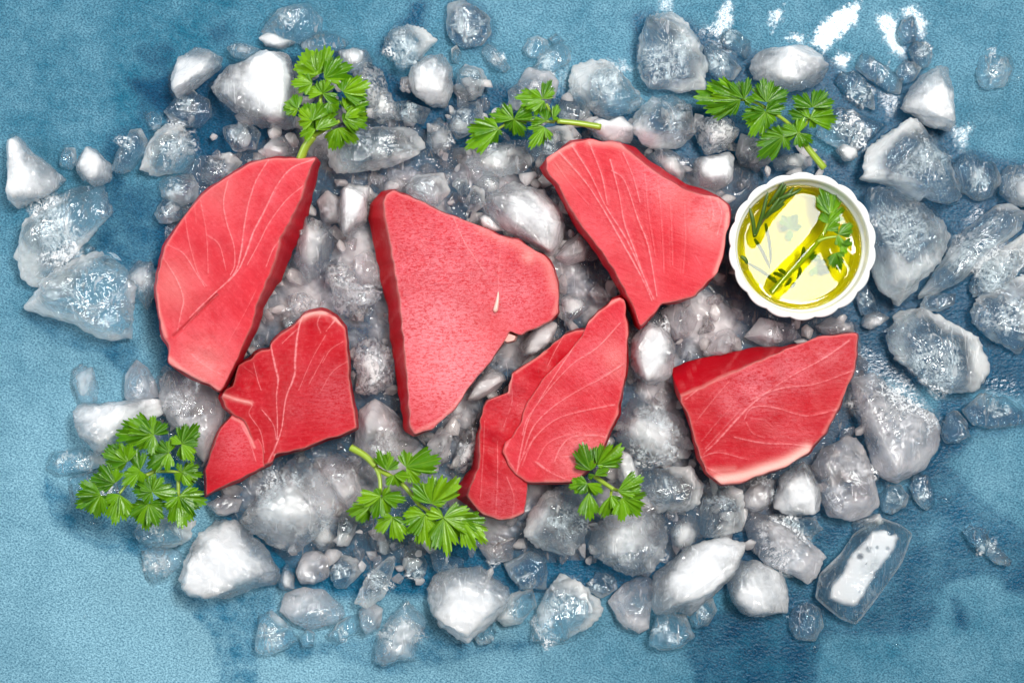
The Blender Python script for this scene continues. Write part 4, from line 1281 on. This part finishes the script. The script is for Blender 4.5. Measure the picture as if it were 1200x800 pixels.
# kind, z0 mm, height mm, outline.  W white, D cloudy, C clear, G grey and smooth, F frothy
ICE = """
W 0 26|200,88 210,68 230,56 250,60 261,67 257,80 232,98 217,110 207,116 201,105
D 0 14|266,57 277,50 292,53 305,58 302,70 275,68
W 0 32|242,101 262,85 268,78 290,72 302,60 330,60 340,68 348,110 347,150 335,153 303,148 275,132 255,116
C 0 9|170,135 180,130 190,138 188,150 180,153
C 0 16|132,185 150,152 165,150 172,165 165,185 155,200 140,205 131,198
E 0 20|165,200 175,165 190,145 215,148 228,165 228,190 210,203 180,205
C 0 10|70,180 75,172 88,172 90,190 82,198 70,195
W 0 18|88,190 95,175 105,172 120,180 130,195 128,212 110,217 95,210 90,200
W 0 24|10,165 16,157 25,160 35,175 55,190 78,210 60,228 40,235 20,245 11,238 12,200
C 0 13|190,130 205,118 225,105 245,118 250,135 235,150 215,147 200,140
C 0 18|318,20 325,12 345,4 362,3 378,20 376,40 355,52 330,48 305,38 310,28
W 0 11|302,45 315,38 330,45 350,50 330,57 310,55
C 0 12|352,50 370,40 395,38 410,48 400,60 370,62 355,58
D 0 16|395,60 415,55 430,58 437,72 425,90 405,85
F 2 16|415,90 430,75 450,85 455,105 440,125 425,115
E 0 22|450,45 460,32 480,30 500,35 512,48 500,60 485,75 472,85 463,80 462,65 452,58
W 2 24|478,100 482,80 492,66 520,63 530,80 532,105 522,125 505,124 490,115
E 0 9|529,58 535,53 540,62 537,74 530,72
C 0 11|521,22 525,5 545,0 560,7 575,20 575,38 565,52 545,57 530,50 522,35
D 0 12|563,60 570,50 580,55 600,80 590,85 575,75
E 0 19|535,85 545,75 565,80 572,95 565,112 545,118 535,105
C 4 14|460,120 480,115 505,128 495,145 470,140
F 4 16|430,115 450,105 465,120 470,140 450,145 430,135
E 6 22|380,165 390,157 420,152 450,148 480,148 495,160 498,175 485,185 460,195 420,202 395,205 385,195
C 2 18|525,130 545,120 560,118 565,135 555,155 535,165 525,150
D 4 18|545,190 560,175 590,165 615,170 625,190 610,205 580,208 555,203
E 6 18|472,220 485,205 520,201 529,225 512,241 485,232
W 4 22|399,222 410,215 432,219 430,259 410,281 400,275 396,250
D 4 22|360,255 385,262 392,270 382,315 362,336 344,305 352,275
F 4 22|380,320 400,305 415,315 425,340 447,340 445,350 425,370 405,372 390,355
F 2 14|335,345 350,340 365,352 362,370 345,375
G 3 16|370,235 385,225 398,235 398,260 380,265
C 0 12|613,58 618,45 630,41 642,48 645,60 630,68 617,66
C 0 14|625,80 640,60 655,48 667,55 670,70 650,85 630,90
C 0 8|643,45 652,40 662,48 650,52
G 0 16|605,100 620,78 645,82 655,95 650,115 625,115
E 2 24|666,100 672,75 695,69 712,71 730,85 750,107 757,120 740,132 712,139 695,132 677,122 666,112
E 0 32|748,55 755,22 770,15 790,16 805,30 825,55 830,75 826,107 800,107 765,103 752,95 747,75
C 2 16|653,125 660,113 680,120 695,135 685,148 665,145 655,138
W 8 18|690,145 700,138 712,142 730,135 742,150 738,168 715,168 695,160
E 2 28|745,130 765,112 790,108 810,125 815,155 800,172 775,175 752,170 738,150
F 2 24|815,150 820,137 840,133 860,140 864,155 850,175 830,180 815,170
W 4 22|813,190 820,185 840,180 855,176 862,185 858,210 840,226 820,220 813,205
G 2 20|862,182 868,155 880,160 895,165 908,185 897,195 870,194
D 6 16|760,180 775,175 795,180 805,200 800,215 780,205
E 4 18|620,180 640,150 665,148 675,165 665,180 640,190 625,190
C 0 18|825,55 835,50 850,60 870,80 860,95 840,95 828,80
C 0 14|847,45 850,36 860,35 870,42 880,50 875,70 862,58 850,55
W 0 30|878,78 885,64 905,56 930,52 950,55 965,68 972,80 965,95 950,103 928,108 900,100 885,90
C 0 10|1003,80 1008,62 1020,62 1040,78 1058,95 1055,110 1040,108 1020,95
C 0 10|980,95 985,85 1000,84 1015,95 1025,115 1025,130 1010,125 990,110
C 0 10|1053,35 1058,22 1070,18 1075,35 1072,48 1060,52 1053,45
C 0 9|1065,58 1072,50 1085,50 1092,65 1087,78 1075,80 1068,70
C 0 8|1048,85 1060,72 1072,72 1080,80 1070,95 1058,100
W 0 28|1055,125 1070,98 1085,85 1100,78 1110,80 1119,110 1119,148 1112,155 1095,152 1075,138 1060,132
C 0 11|1144,85 1150,65 1165,61 1182,67 1187,80 1178,100 1160,106 1148,102
C 0 18|1118,195 1128,178 1140,173 1150,185 1165,192 1172,215 1165,232 1145,235 1128,225 1120,210
E 0 34|1007,200 1015,175 1040,155 1065,140 1080,143 1095,165 1110,180 1128,215 1127,235 1110,240 1085,232 1070,235 1040,215 1012,210
C 0 12|955,160 965,135 985,125 1010,135 1040,145 1020,165 1000,180 970,170
W 4 10|981,176 988,169 1003,175 1005,183 997,190 988,188
D 2 16|905,187 920,180 945,181 950,195 940,200 910,200
E 0 36|1014,218 1045,220 1075,232 1092,246 1105,260 1119,275 1105,300 1085,325 1068,345 1056,360 1042,354 1032,338 1025,320 1020,290
E 0 22|1070,350 1085,330 1105,305 1120,280 1140,262 1165,240 1180,238 1200,250 1200,270 1160,295 1130,330 1100,345 1075,355
E 0 20|1135,335 1150,310 1175,290 1205,270 1207,300 1190,330 1160,345 1140,350
E 0 22|1135,365 1150,345 1190,325 1215,320 1217,400 1195,415 1160,395 1140,380
E 2 14|1077,358 1085,347 1105,343 1120,345 1118,358 1100,365 1082,364
W 0 12|1010,382 1012,368 1030,365 1045,372 1035,380 1020,387
D 0 22|1170,210 1180,195 1210,190 1212,245 1190,240 1175,228
C 0 12|1000,345 1015,335 1025,350 1030,365 1010,370
E 0 30|1038,385 1055,362 1080,360 1110,375 1135,388 1150,400 1160,430 1158,447 1140,460 1115,462 1095,455 1075,440 1055,425 1042,405
G 0 30|995,440 1005,438 1035,438 1042,455 1065,468 1095,485 1106,500 1103,525 1085,550 1055,567 1035,563 1022,545 1015,515 1005,490 996,460
G 0 24|950,545 965,525 990,512 1005,512 1015,525 1025,555 1032,590 1020,605 995,612 970,605 960,580
W 2 22|905,595 915,560 938,540 947,545 960,575 964,598 950,605 925,603
C 0 14|1105,510 1110,485 1120,480 1135,495 1140,512 1125,520 1110,520
C 0 12|1125,480 1150,460 1180,465 1205,485 1205,497 1160,502 1140,498
C 0 11|1033,580 1040,568 1055,568 1067,580 1062,595 1045,602 1034,597
C 0 10|1065,570 1072,558 1088,555 1095,575 1095,592 1085,598 1073,585
C 0 12|1127,622 1140,614 1155,620 1160,632 1175,645 1185,655 1180,662 1165,660 1150,645 1135,635
C 0 14|925,725 930,712 945,706 962,712 967,735 955,752 935,748 925,738
G 0 20|872,615 885,602 910,603 935,618 955,640 970,650 960,670 948,687 930,675 900,662 880,645
W 0 24|853,690 855,672 865,657 885,655 910,668 922,680 927,718 905,722 875,723 860,710
W 2 26|762,715 768,672 795,650 800,645 825,632 850,628 876,635 870,650 855,680 835,700 810,722 790,718 770,720
E 2 24|820,620 822,595 830,575 850,568 870,572 872,600 868,620 845,628 825,630
D 4 28|688,640 695,615 715,605 740,600 775,600 782,625 780,650 765,668 745,674 720,668 700,655
E 2 28|612,625 620,600 640,575 665,565 685,580 690,610 685,635 670,650 650,650 625,640
D 2 18|785,620 795,610 810,600 820,620 815,635 800,645 787,638
G 0 18|712,705 730,685 755,670 765,680 762,715 760,735 748,742 725,728
E 0 18|622,750 625,725 640,690 655,670 680,680 705,705 708,720 690,735 665,750 645,755
C 0 18|760,745 770,722 785,718 805,722 815,745 800,760 775,762 762,757
C 0 12|808,725 820,705 835,700 842,715 830,733 815,737
C 0 12|685,690 700,670 720,675 725,690 705,700
W 0 24|500,690 510,672 535,665 560,662 580,675 598,690 595,710 575,735 550,750 535,752 515,735 503,715
E 0 14|580,720 600,695 625,690 630,710 610,730 590,735
C 0 10|555,745 575,725 582,740 575,753 562,755
D 0 20|435,775 440,755 455,725 475,703 495,720 501,730 490,750 487,775 465,775 450,780
E 3 18|415,705 430,675 455,650 465,652 460,675 450,700 430,712
G 0 14|420,715 435,705 450,712 445,735 430,745 422,735
G 0 18|327,715 335,695 355,687 380,692 400,710 405,720 390,733 365,737 340,730
C 0 10|383,745 395,730 415,720 422,730 415,742 395,753
C 0 16|300,760 305,720 318,714 332,725 345,740 350,750 335,760 315,768 303,765
C 0 8|350,745 360,735 370,742 368,757 355,757
G 0 16|347,670 355,648 370,645 385,652 385,675 370,685 353,685
D 0 12|325,685 335,660 345,675 345,690 330,693
E 0 14|385,670 400,650 420,655 425,670 405,690 392,688
C 0 12|430,630 440,622 460,625 475,640 450,650 435,645
C 0 14|475,640 490,635 500,660 495,680 480,675 470,660
D 2 32|278,610 295,590 320,560 340,535 352,530 365,542 385,565 397,590 392,610 375,625 350,648 335,650 310,635 290,620
W 0 30|206,680 215,660 235,625 250,612 275,610 300,630 328,665 327,685 300,690 265,700 245,703 220,695
E 0 18|155,625 165,610 200,605 230,610 225,630 205,642 180,643 162,635
D 0 14|167,645 185,638 210,645 215,660 200,672 180,685 172,675
G 0 20|370,540 395,530 415,545 425,580 410,600 395,580
E 0 18|395,625 400,600 412,595 420,610 408,640 395,640
G 2 24|415,520 420,480 440,465 460,480 480,510 495,520 480,535 450,540 425,535
F 2 20|418,400 445,395 465,420 460,450 440,465 418,460
F 4 18|530,550 540,510 552,498 560,505 558,530 548,552 535,555
G 2 18|500,520 515,500 530,505 525,540 510,550
W 6 18|545,470 555,450 575,432 590,435 594,445 580,460 560,470
W 8 16|608,405 625,388 645,375 653,380 648,400 630,415 612,418
D 6 16|657,350 668,345 685,350 690,360 675,375 662,382 656,370
W 2 30|560,238 580,222 605,215 640,222 660,248 662,275 648,302 635,295 610,280 590,270 572,260
G 2 22|648,303 662,285 680,270 692,290 685,305 665,312
E 6 10|529,215 535,209 548,210 550,225 540,230
D 6 12|555,215 565,205 585,205 586,225 575,228
E 6 12|542,240 555,218 568,225 570,240 555,250
W 10 8|561,255 567,250 592,270 580,272 565,268
W 4 24|740,395 760,378 778,380 790,405 788,440 770,452 750,448 738,430
G 0 22|775,365 790,355 812,358 818,375 810,395 790,398
G 2 18|825,415 840,390 855,385 863,390 860,415 840,418
G 2 14|766,465 775,455 788,457 790,470 778,477
D 4 28|720,510 725,480 745,465 770,475 800,490 808,515 805,540 780,547 755,540 735,530
W 2 22|720,520 740,530 752,560 745,580 725,560
E 2 22|750,570 755,550 780,548 810,545 825,570 820,590 800,602 770,600
D 0 11|84,450 85,435 95,428 108,430 113,450 113,470 100,473 90,470
G 0 18|144,467 146,440 158,420 172,430 182,450 185,465 165,475
W 0 28|86,480 92,472 120,473 150,468 188,465 192,485 165,500 140,515 120,533 100,520 90,500
G 0 26|187,465 185,445 200,432 225,440 250,455 265,480 255,520 240,545 215,510 195,490
C 0 12|55,550 60,530 95,523 120,535 130,545 100,552 70,558
C 0 10|80,560 130,545 140,580 110,600 88,590
G 0 16|240,590 262,580 285,585 280,600 255,605
E 0 30|18,300 30,260 50,235 85,220 115,215 123,230 130,248 115,265 100,285 80,300 60,320 40,338 22,325
E 0 32|28,362 40,340 60,320 85,302 110,295 130,298 148,315 160,330 157,365 152,395 130,400 110,395 85,380 55,372
C 0 8|95,295 105,285 112,290 108,300
C 0 16|180,250 190,232 205,228 215,240 215,255 200,263 185,262
C 0 14|183,215 195,205 225,205 235,215 230,235 210,240 188,230
D 0 16|150,320 160,305 178,308 185,325 180,350 172,365 160,350
E 2 16|235,210 245,182 270,178 285,190 270,205 250,220
G 0 16|870,580 890,560 910,562 905,590 885,600 870,595
C 2 12|330,375 345,370 355,385 340,395
G 2 18|415,300 435,290 445,310 448,335 430,340 415,320
G 0 16|560,640 580,625 605,630 600,655 575,660
C 0 14|590,660 620,645 640,655 640,690 610,690
G 2 16|300,180 325,160 345,165 340,182 318,190
C 2 16|262,150 285,142 305,155 300,175 275,178 262,165
D 4 16|500,150 515,138 530,150 528,175 510,180 500,168
G 0 20|870,395 890,372 930,380 940,398 900,408
G 0 18|955,382 975,372 1000,380 1002,392 965,394
G 2 18|700,330 715,345 712,356 698,355 690,342
E 3 16|595,108 606,98 620,108 622,124 606,130 596,122
G 2 18|450,215 465,205 475,215 468,226 452,225
D 2 14|380,600 395,612 392,640 375,645 366,632
C 0 14|500,640 525,648 545,655 540,668 512,670
E 0 14|1000,612 1020,606 1030,600 1035,612 1015,625 1002,625
C 2 14|905,600 930,606 955,606 965,620 950,632 925,618
D 2 14|820,570 828,560 838,566 830,580
G 0 16|735,590 752,580 770,590 772,602 745,604
"""

LAND = [((275, 320), 'leftmost tuna steak'), ((340, 465), 'flapped tuna steak'), ((540, 360), 'frosted tuna triangle'), ((650, 480), 'cleft tuna steak'),
        ((745, 262), 'upper right tuna'), ((900, 480), 'lower right tuna'), ((940, 288), 'ramekin'), ((380, 115), 'curly parsley'),
        ((610, 138), 'top middle parsley'), ((900, 132), 'top right parsley'), ((168, 555), 'lower left parsley'), ((490, 590), 'bottom middle parsley'), ((712, 566), 'smallest parsley')]
DIRS = ['right of', 'upper right of', 'above', 'upper left of', 'left of', 'lower left of', 'below', 'lower right of']
LOOK = {'E': 'white-edged clear', 'W': 'frosty white', 'D': 'cloudy', 'C': 'clear', 'G': 'smooth grey', 'F': 'bubbly white'}
ORD = ['nearest', 'second nearest', 'third nearest', 'fourth nearest', 'fifth nearest', 'sixth nearest', 'seventh nearest', 'eighth nearest', 'ninth nearest']
NUM = ['none', 'one', 'two', 'three', 'four', 'five', 'six', 'seven', 'eight', 'nine']


def build_ice():
    info = []
    for i, ln in enumerate(q for q in ICE.strip().splitlines() if q.strip()):
        head, poly = ln.split('|')
        kind, z0, hz = head.split()
        P = pts(poly)
        r = np.random.default_rng(500 + i)
        ext = np.ptp(P, axis=0)
        V, f, cloud, c, mi = chunk(P, float(z0) / 1000 + 0.0003, float(hz) / 1000, kind, r, ext.max() > 58)
        loc = (float(V[:, 0].mean()), float(V[:, 1].mean()), float(V[:, 2].min()))
        o = mesh_obj('ice_chunk', V, f, M_ICE[kind], attrs={'cloud': cloud}, loc=loc)
        if mi.any():
            o.data.materials.append(M_CRACK)
            o.data.polygons.foreach_set('material_index', mi.astype(np.int32))
        area = abs(0.5 * np.sum(P[:, 0] * np.roll(P[:, 1], -1) - np.roll(P[:, 0], -1) * P[:, 1]))
        ev = np.linalg.eigvalsh(np.cov(P.T))
        size = 'large' if area > 4200 else ('small' if area < 750 else 'medium')
        shape = 'shard' if ev[1] > 4.2 * ev[0] else ('chip' if size == 'small' else 'lump')
        dl = [(math.hypot(c[0] - x, c[1] - y), n, (x, y)) for (x, y), n in LAND]
        d, n, (x, y) = min(dl)
        ang = math.degrees(math.atan2(-(c[1] - y), c[0] - x)) % 360
        dr = DIRS[int((ang + 22.5) // 45) % 8]
        info.append([o, f'{size} {LOOK[kind]} ice {shape}', dr, n, d])
    groups = {}
    for q in info:
        groups.setdefault((q[1], q[2], q[3]), []).append(q)
    for (look, dr, n), L in groups.items():
        L.sort(key=lambda q: q[4])
        for k, q in enumerate(L):
            lab = f'{look} {dr} the {n}' + ('' if len(L) == 1 else f', {ORD[k]} of {NUM[len(L)]}')
            tag(q[0], lab, 'ice', 'chunks of melting ice around the tuna')


build_ice()


# the oblong clear block with the flat top at the lower right
def build_block():
    outline = pts("955,700 960,672 985,648 1000,625 1030,605 1055,614 1070,625 1057,660 1032,695 1010,724 1003,732 985,725 968,712")
    top = pts("972,701 975,686 987,672 997,647 1022,622 1036,619 1052,625 1054,630 1048,644 1020,687 1006,708 1000,711 985,707")
    r = np.random.default_rng(77)
    nz = Noise(r, 12)
    B, T = resample_pair(outline, top, 200)
    c = T.mean(0)
    rows, zz = [c[None]], [np.zeros(1)]
    z1, z0 = 0.026, 0.0008
    for t in np.linspace(0, 1, 46)[1:]:
        rows.append(c + (T - c) * t)
        zz.append(np.full(len(T), z1) - (0.0010 * math.exp(-(1 - t) / 0.03)))
    for t in (0.15, 0.35, 0.6, 0.8, 0.95, 1.0):
        rows.append(T + (B - T) * t)
        zz.append(np.full(len(T), z1 + (z0 + 0.008 - z1) * t) - 0.0012)
    rows.append(c + (B - c) * 0.93)
    zz.append(np.full(len(T), z0))
    rows.append(c[None])
    zz.append(np.full(1, z0))
    P, Z = np.vstack(rows), np.concatenate(zz)
    # face tilted so that it mirrors the window
    Z = Z + np.where(Z > 0.012, ((P[:, 0] - c[0]) * 0.010 - (P[:, 1] - c[1]) * -0.035) * PX * 1.0, 0)
    Z = Z + 0.00012 * nz(np.c_[P, Z * 2000], 0.06)
    k = PX * (H - Z) / H
    V = np.stack([(P[:, 0] - 600) * k, (400 - P[:, 1]) * k, Z], -1)
    m = len(T)
    n = 45 + 7
    idx = (1 + np.arange(n * m)).reshape(n, m)
    a, b = idx[:-1], idx[1:]
    quads = np.stack([a, b, np.roll(b, -1, 1), np.roll(a, -1, 1)], -1).reshape(-1, 4)
    cen = np.stack([np.zeros(m, int), idx[0], np.roll(idx[0], -1)], -1)
    bot = np.stack([np.full(m, 1 + n * m), np.roll(idx[-1], -1), idx[-1]], -1)
    tri = np.vstack([quads[:, [0, 1, 2]], quads[:, [0, 2, 3]], cen, bot])
    area = 0.5 * np.sum(T[:, 0] * np.roll(T[:, 1], -1) - np.roll(T[:, 0], -1) * T[:, 1])
    if area > 0:
        tri = tri[:, ::-1]
    inner = in_poly(P, shrink(top, 1.5)) & (Z > 0.02)
    cloud = np.clip(poly_sdf(P, top) * 0.16, -0.6, 1.0) * (Z > 0.02) - 0.6 * (Z <= 0.02) + 0.25 * nz(np.c_[P, 0 * Z], 0.09)  # window reflection painted as white cloud over the flat top
    cloud = cloud + 1.1 * np.exp(-(np.abs(poly_sdf(P, outline)) / 3.5) ** 2)  # rim light painted as cloud along the outer edge
    for bx, by, br in ((1008, 652, 4.5), (1019, 643, 4.5), (1028, 641, 2.5), (1040, 642, 3.0), (1007, 693, 2.0), (1043, 625, 3.0)):   # trapped bubbles
        cloud = cloud - 0.7 * np.exp(-(np.hypot(P[:, 0] - bx, P[:, 1] - by) / br) ** 4)
    o = mesh_obj('ice_block', V, np.ascontiguousarray(tri), M_BLOCK, attrs={'cloud': cloud}, loc=W(1010, 665, z0))
    tag(o, 'oblong clear ice block at the lower right, mirrored light painted white on its flat top', 'ice', 'chunks of melting ice around the tuna')


build_block()


# crushed ice and slush that fill the gaps of the pile and carry the steaks
def build_bed():
    area = pts("205,120 330,70 420,70 520,80 640,110 760,130 850,130 960,170 1010,260 1000,380 1020,440 1030,560 960,600 860,650 760,680 640,660 540,690 440,690 360,670 290,600 200,520 190,430 190,330 200,250 230,200")
    slush = pts("225,190 330,150 460,140 560,160 640,170 800,175 880,190 960,330 1010,380 1010,470 960,560 880,620 800,650 690,660 600,660 520,640 430,690 340,660 260,600 180,500 195,430 180,330")
    r = np.random.default_rng(99)
    v, f = ico(2)
    VV, FF, CC = [], [], []
    n0 = 0
    Q = np.stack([r.uniform(180, 1040, 2600), r.uniform(60, 700, 2600)], -1)
    Q = Q[in_poly(Q, area)][:1000]
    Q = Q[np.hypot(Q[:, 0] - RC[0], Q[:, 1] - RC[1]) > 76]
    for i, (x, y) in enumerate(Q):
        s = r.uniform(5, 16) * PX
        p = r.normal(size=(13, 3))
        p = p / np.linalg.norm(p, axis=1, keepdims=True) * r.uniform(0.75, 1.1, (13, 1))
        p, f = hull_faces(p * np.array([1, r.uniform(0.45, 0.9), r.uniform(0.45, 0.9)]))
        p, f = subdivide(p, f)
        p = relax(p, f, 1, 0.25)
        v = p
        p = p @ np.array(Matrix.Rotation(r.normal(0, 0.4), 3, 'X')).T
        z = 0.0035 + r.uniform(0, 0.0085)
        p = p @ np.array(Matrix.Rotation(r.uniform(0, 6.28), 3, 'Z')).T * s
        VV.append(p + np.array(W(x, y, z)))
        VV[-1][:, 2] = np.maximum(VV[-1][:, 2], 0.0004)
        FF.append(f + n0)
        n0 += len(v)
        CC.append(np.full(len(v), r.uniform(-0.5, 1.3)))
    # slush: a lumpy skin of half melted ice between the bits
    xs, ys = np.arange(160, 1041, 3.0), np.arange(110, 721, 3.0)
    gx, gy = np.meshgrid(xs, ys)
    P = np.stack([gx.ravel(), gy.ravel()], -1)
    nz, nf = Noise(r, 14), Noise(r, 14)
    q3 = np.c_[P, 0 * P[:, :1]]
    sd = poly_sdf(P, slush) + 9 * nz(q3, 0.05)
    sd = np.minimum(sd, np.hypot(P[:, 0] - RC[0], P[:, 1] - RC[1]) - 78)
    lump = np.abs(nf(q3, 0.11)) * 0.5 + np.abs(nz(q3, 0.06)) * 0.5
    z = 0.0002 + np.clip(sd / 22, 0, 1) ** 0.6 * (0.0018 + 0.0032 * lump + 0.0004 * nf(q3, 0.5))
    cl = -0.35 + np.clip(sd / 70, 0, 1) * 0.55 + 0.30 * nz(q3, 0.08)
    ny, nx = gx.shape
    i = np.arange(nx * ny).reshape(ny, nx)
    Fq = np.stack([i[:-1, :-1], i[1:, :-1], i[1:, 1:], i[:-1, 1:]], -1).reshape(-1, 4)
    keep = (sd[Fq] > 0).all(1)
    Fq = Fq[keep]
    used = np.unique(Fq)
    mp = np.full(len(P), -1)
    mp[used] = np.arange(len(used))
    Fq = mp[Fq] + n0
    VV.append(Wn(P[used], z[used]))
    CC.append(cl[used])
    FF.append(Fq[:, [0, 1, 2]])
    FF.append(Fq[:, [0, 2, 3]])
    o = mesh_obj('crushed_ice', np.vstack(VV), np.vstack(FF), M_BED, attrs={'cloud': np.concatenate(CC)})
    sm = np.ones(len(o.data.polygons), bool)
    sm[:len(sm) - 2 * len(Fq)] = False
    o.data.polygons.foreach_set('use_smooth', sm)
    tag(o, 'grey crushed ice and slush filling the gaps under the tuna and chunks', 'crushed ice', kind='stuff')


build_bed()


# melt water drawn up round the foot of every chunk that stands on the board
def build_meniscus():
    VV, FF, n0 = [], [], 0
    r = np.random.default_rng(5)
    for ln in ICE.strip().splitlines():
        head, poly = ln.split('|')
        kind, z0, hz = head.split()
        if float(z0) > 0:
            continue
        P = pts(poly)
        if kind == 'W' and r.uniform() < 0.6:
            continue
        B, _ = resample_pair(P, P, 90)
        c = B.mean(0)
        m = len(B)
        out = (B - c) / np.hypot(*(B - c).T)[:, None]
        nz = Noise(r, 8)
        wv = 2.6 + 1.6 * nz(np.c_[B, 0 * B[:, :1]], 0.05)
        wv = np.clip(wv, 1.2, 9)[:, None]
        rows = []
        for t, zz in ((-1.6, 0.0034), (-0.55, 0.0026), (0.0, 0.0017), (0.4, 0.0010), (0.8, 0.0006), (1.0, 0.0001)):
            rows.append(Wn(B + out * wv * t, np.full(m, zz)))
        VV.append(np.vstack(rows))
        idx = np.arange(6 * m).reshape(6, m) + n0
        a, b = idx[:-1], idx[1:]
        FF.append(np.stack([a, b, np.roll(b, -1, 1), np.roll(a, -1, 1)], -1).reshape(-1, 4))
        n0 += 6 * m
    o = mesh_obj('melt_water', np.vstack(VV), np.vstack(FF), M_WATER)
    tag(o, 'thin clear melt water clinging round the feet of the ice chunks', 'water', kind='stuff')


build_meniscus()


# single water drops on the board
def drop(x, y, rx, ry, h, label, rot=0.0):
    v, f = ico(3)
    p = v.copy()
    p[:, 2] = np.maximum(p[:, 2], -0.15)
    c, s = math.cos(rot), math.sin(rot)
    q = np.stack([p[:, 0] * rx, p[:, 1] * ry], -1) @ np.array([[c, s], [-s, c]])
    V = np.stack([q[:, 0] * PX, q[:, 1] * PX, (p[:, 2] + 0.15) * h], -1) + np.array(W(x, y, 0.0005))
    o = mesh_obj('water_drop', V, f, M_WATER, loc=W(x, y, 0.0005))
    tag(o, label, 'water drop', 'water drops on the board')


drop(1108, 585, 7, 4.5, 0.0022, 'oval water drop on the dark wet board right of the lowest clear chips')
drop(1193, 92, 3, 3, 0.001, 'tiny water drop right of the lone clear oval ice at top right')
drop(1050, 755, 2.5, 2.5, 0.0010, 'tiny water drop on the board below the oblong ice block')
drop(955, 760, 3, 5, 0.0012, 'small water drop trailing below the clear chip at the bottom right')
drop(108, 612, 4, 3, 0.0012, 'small water drop on the dark stain below the bushy parsley')
drop(100, 722, 3, 2, 0.0010, 'tiny lone water drop on the pale board at the lower left')
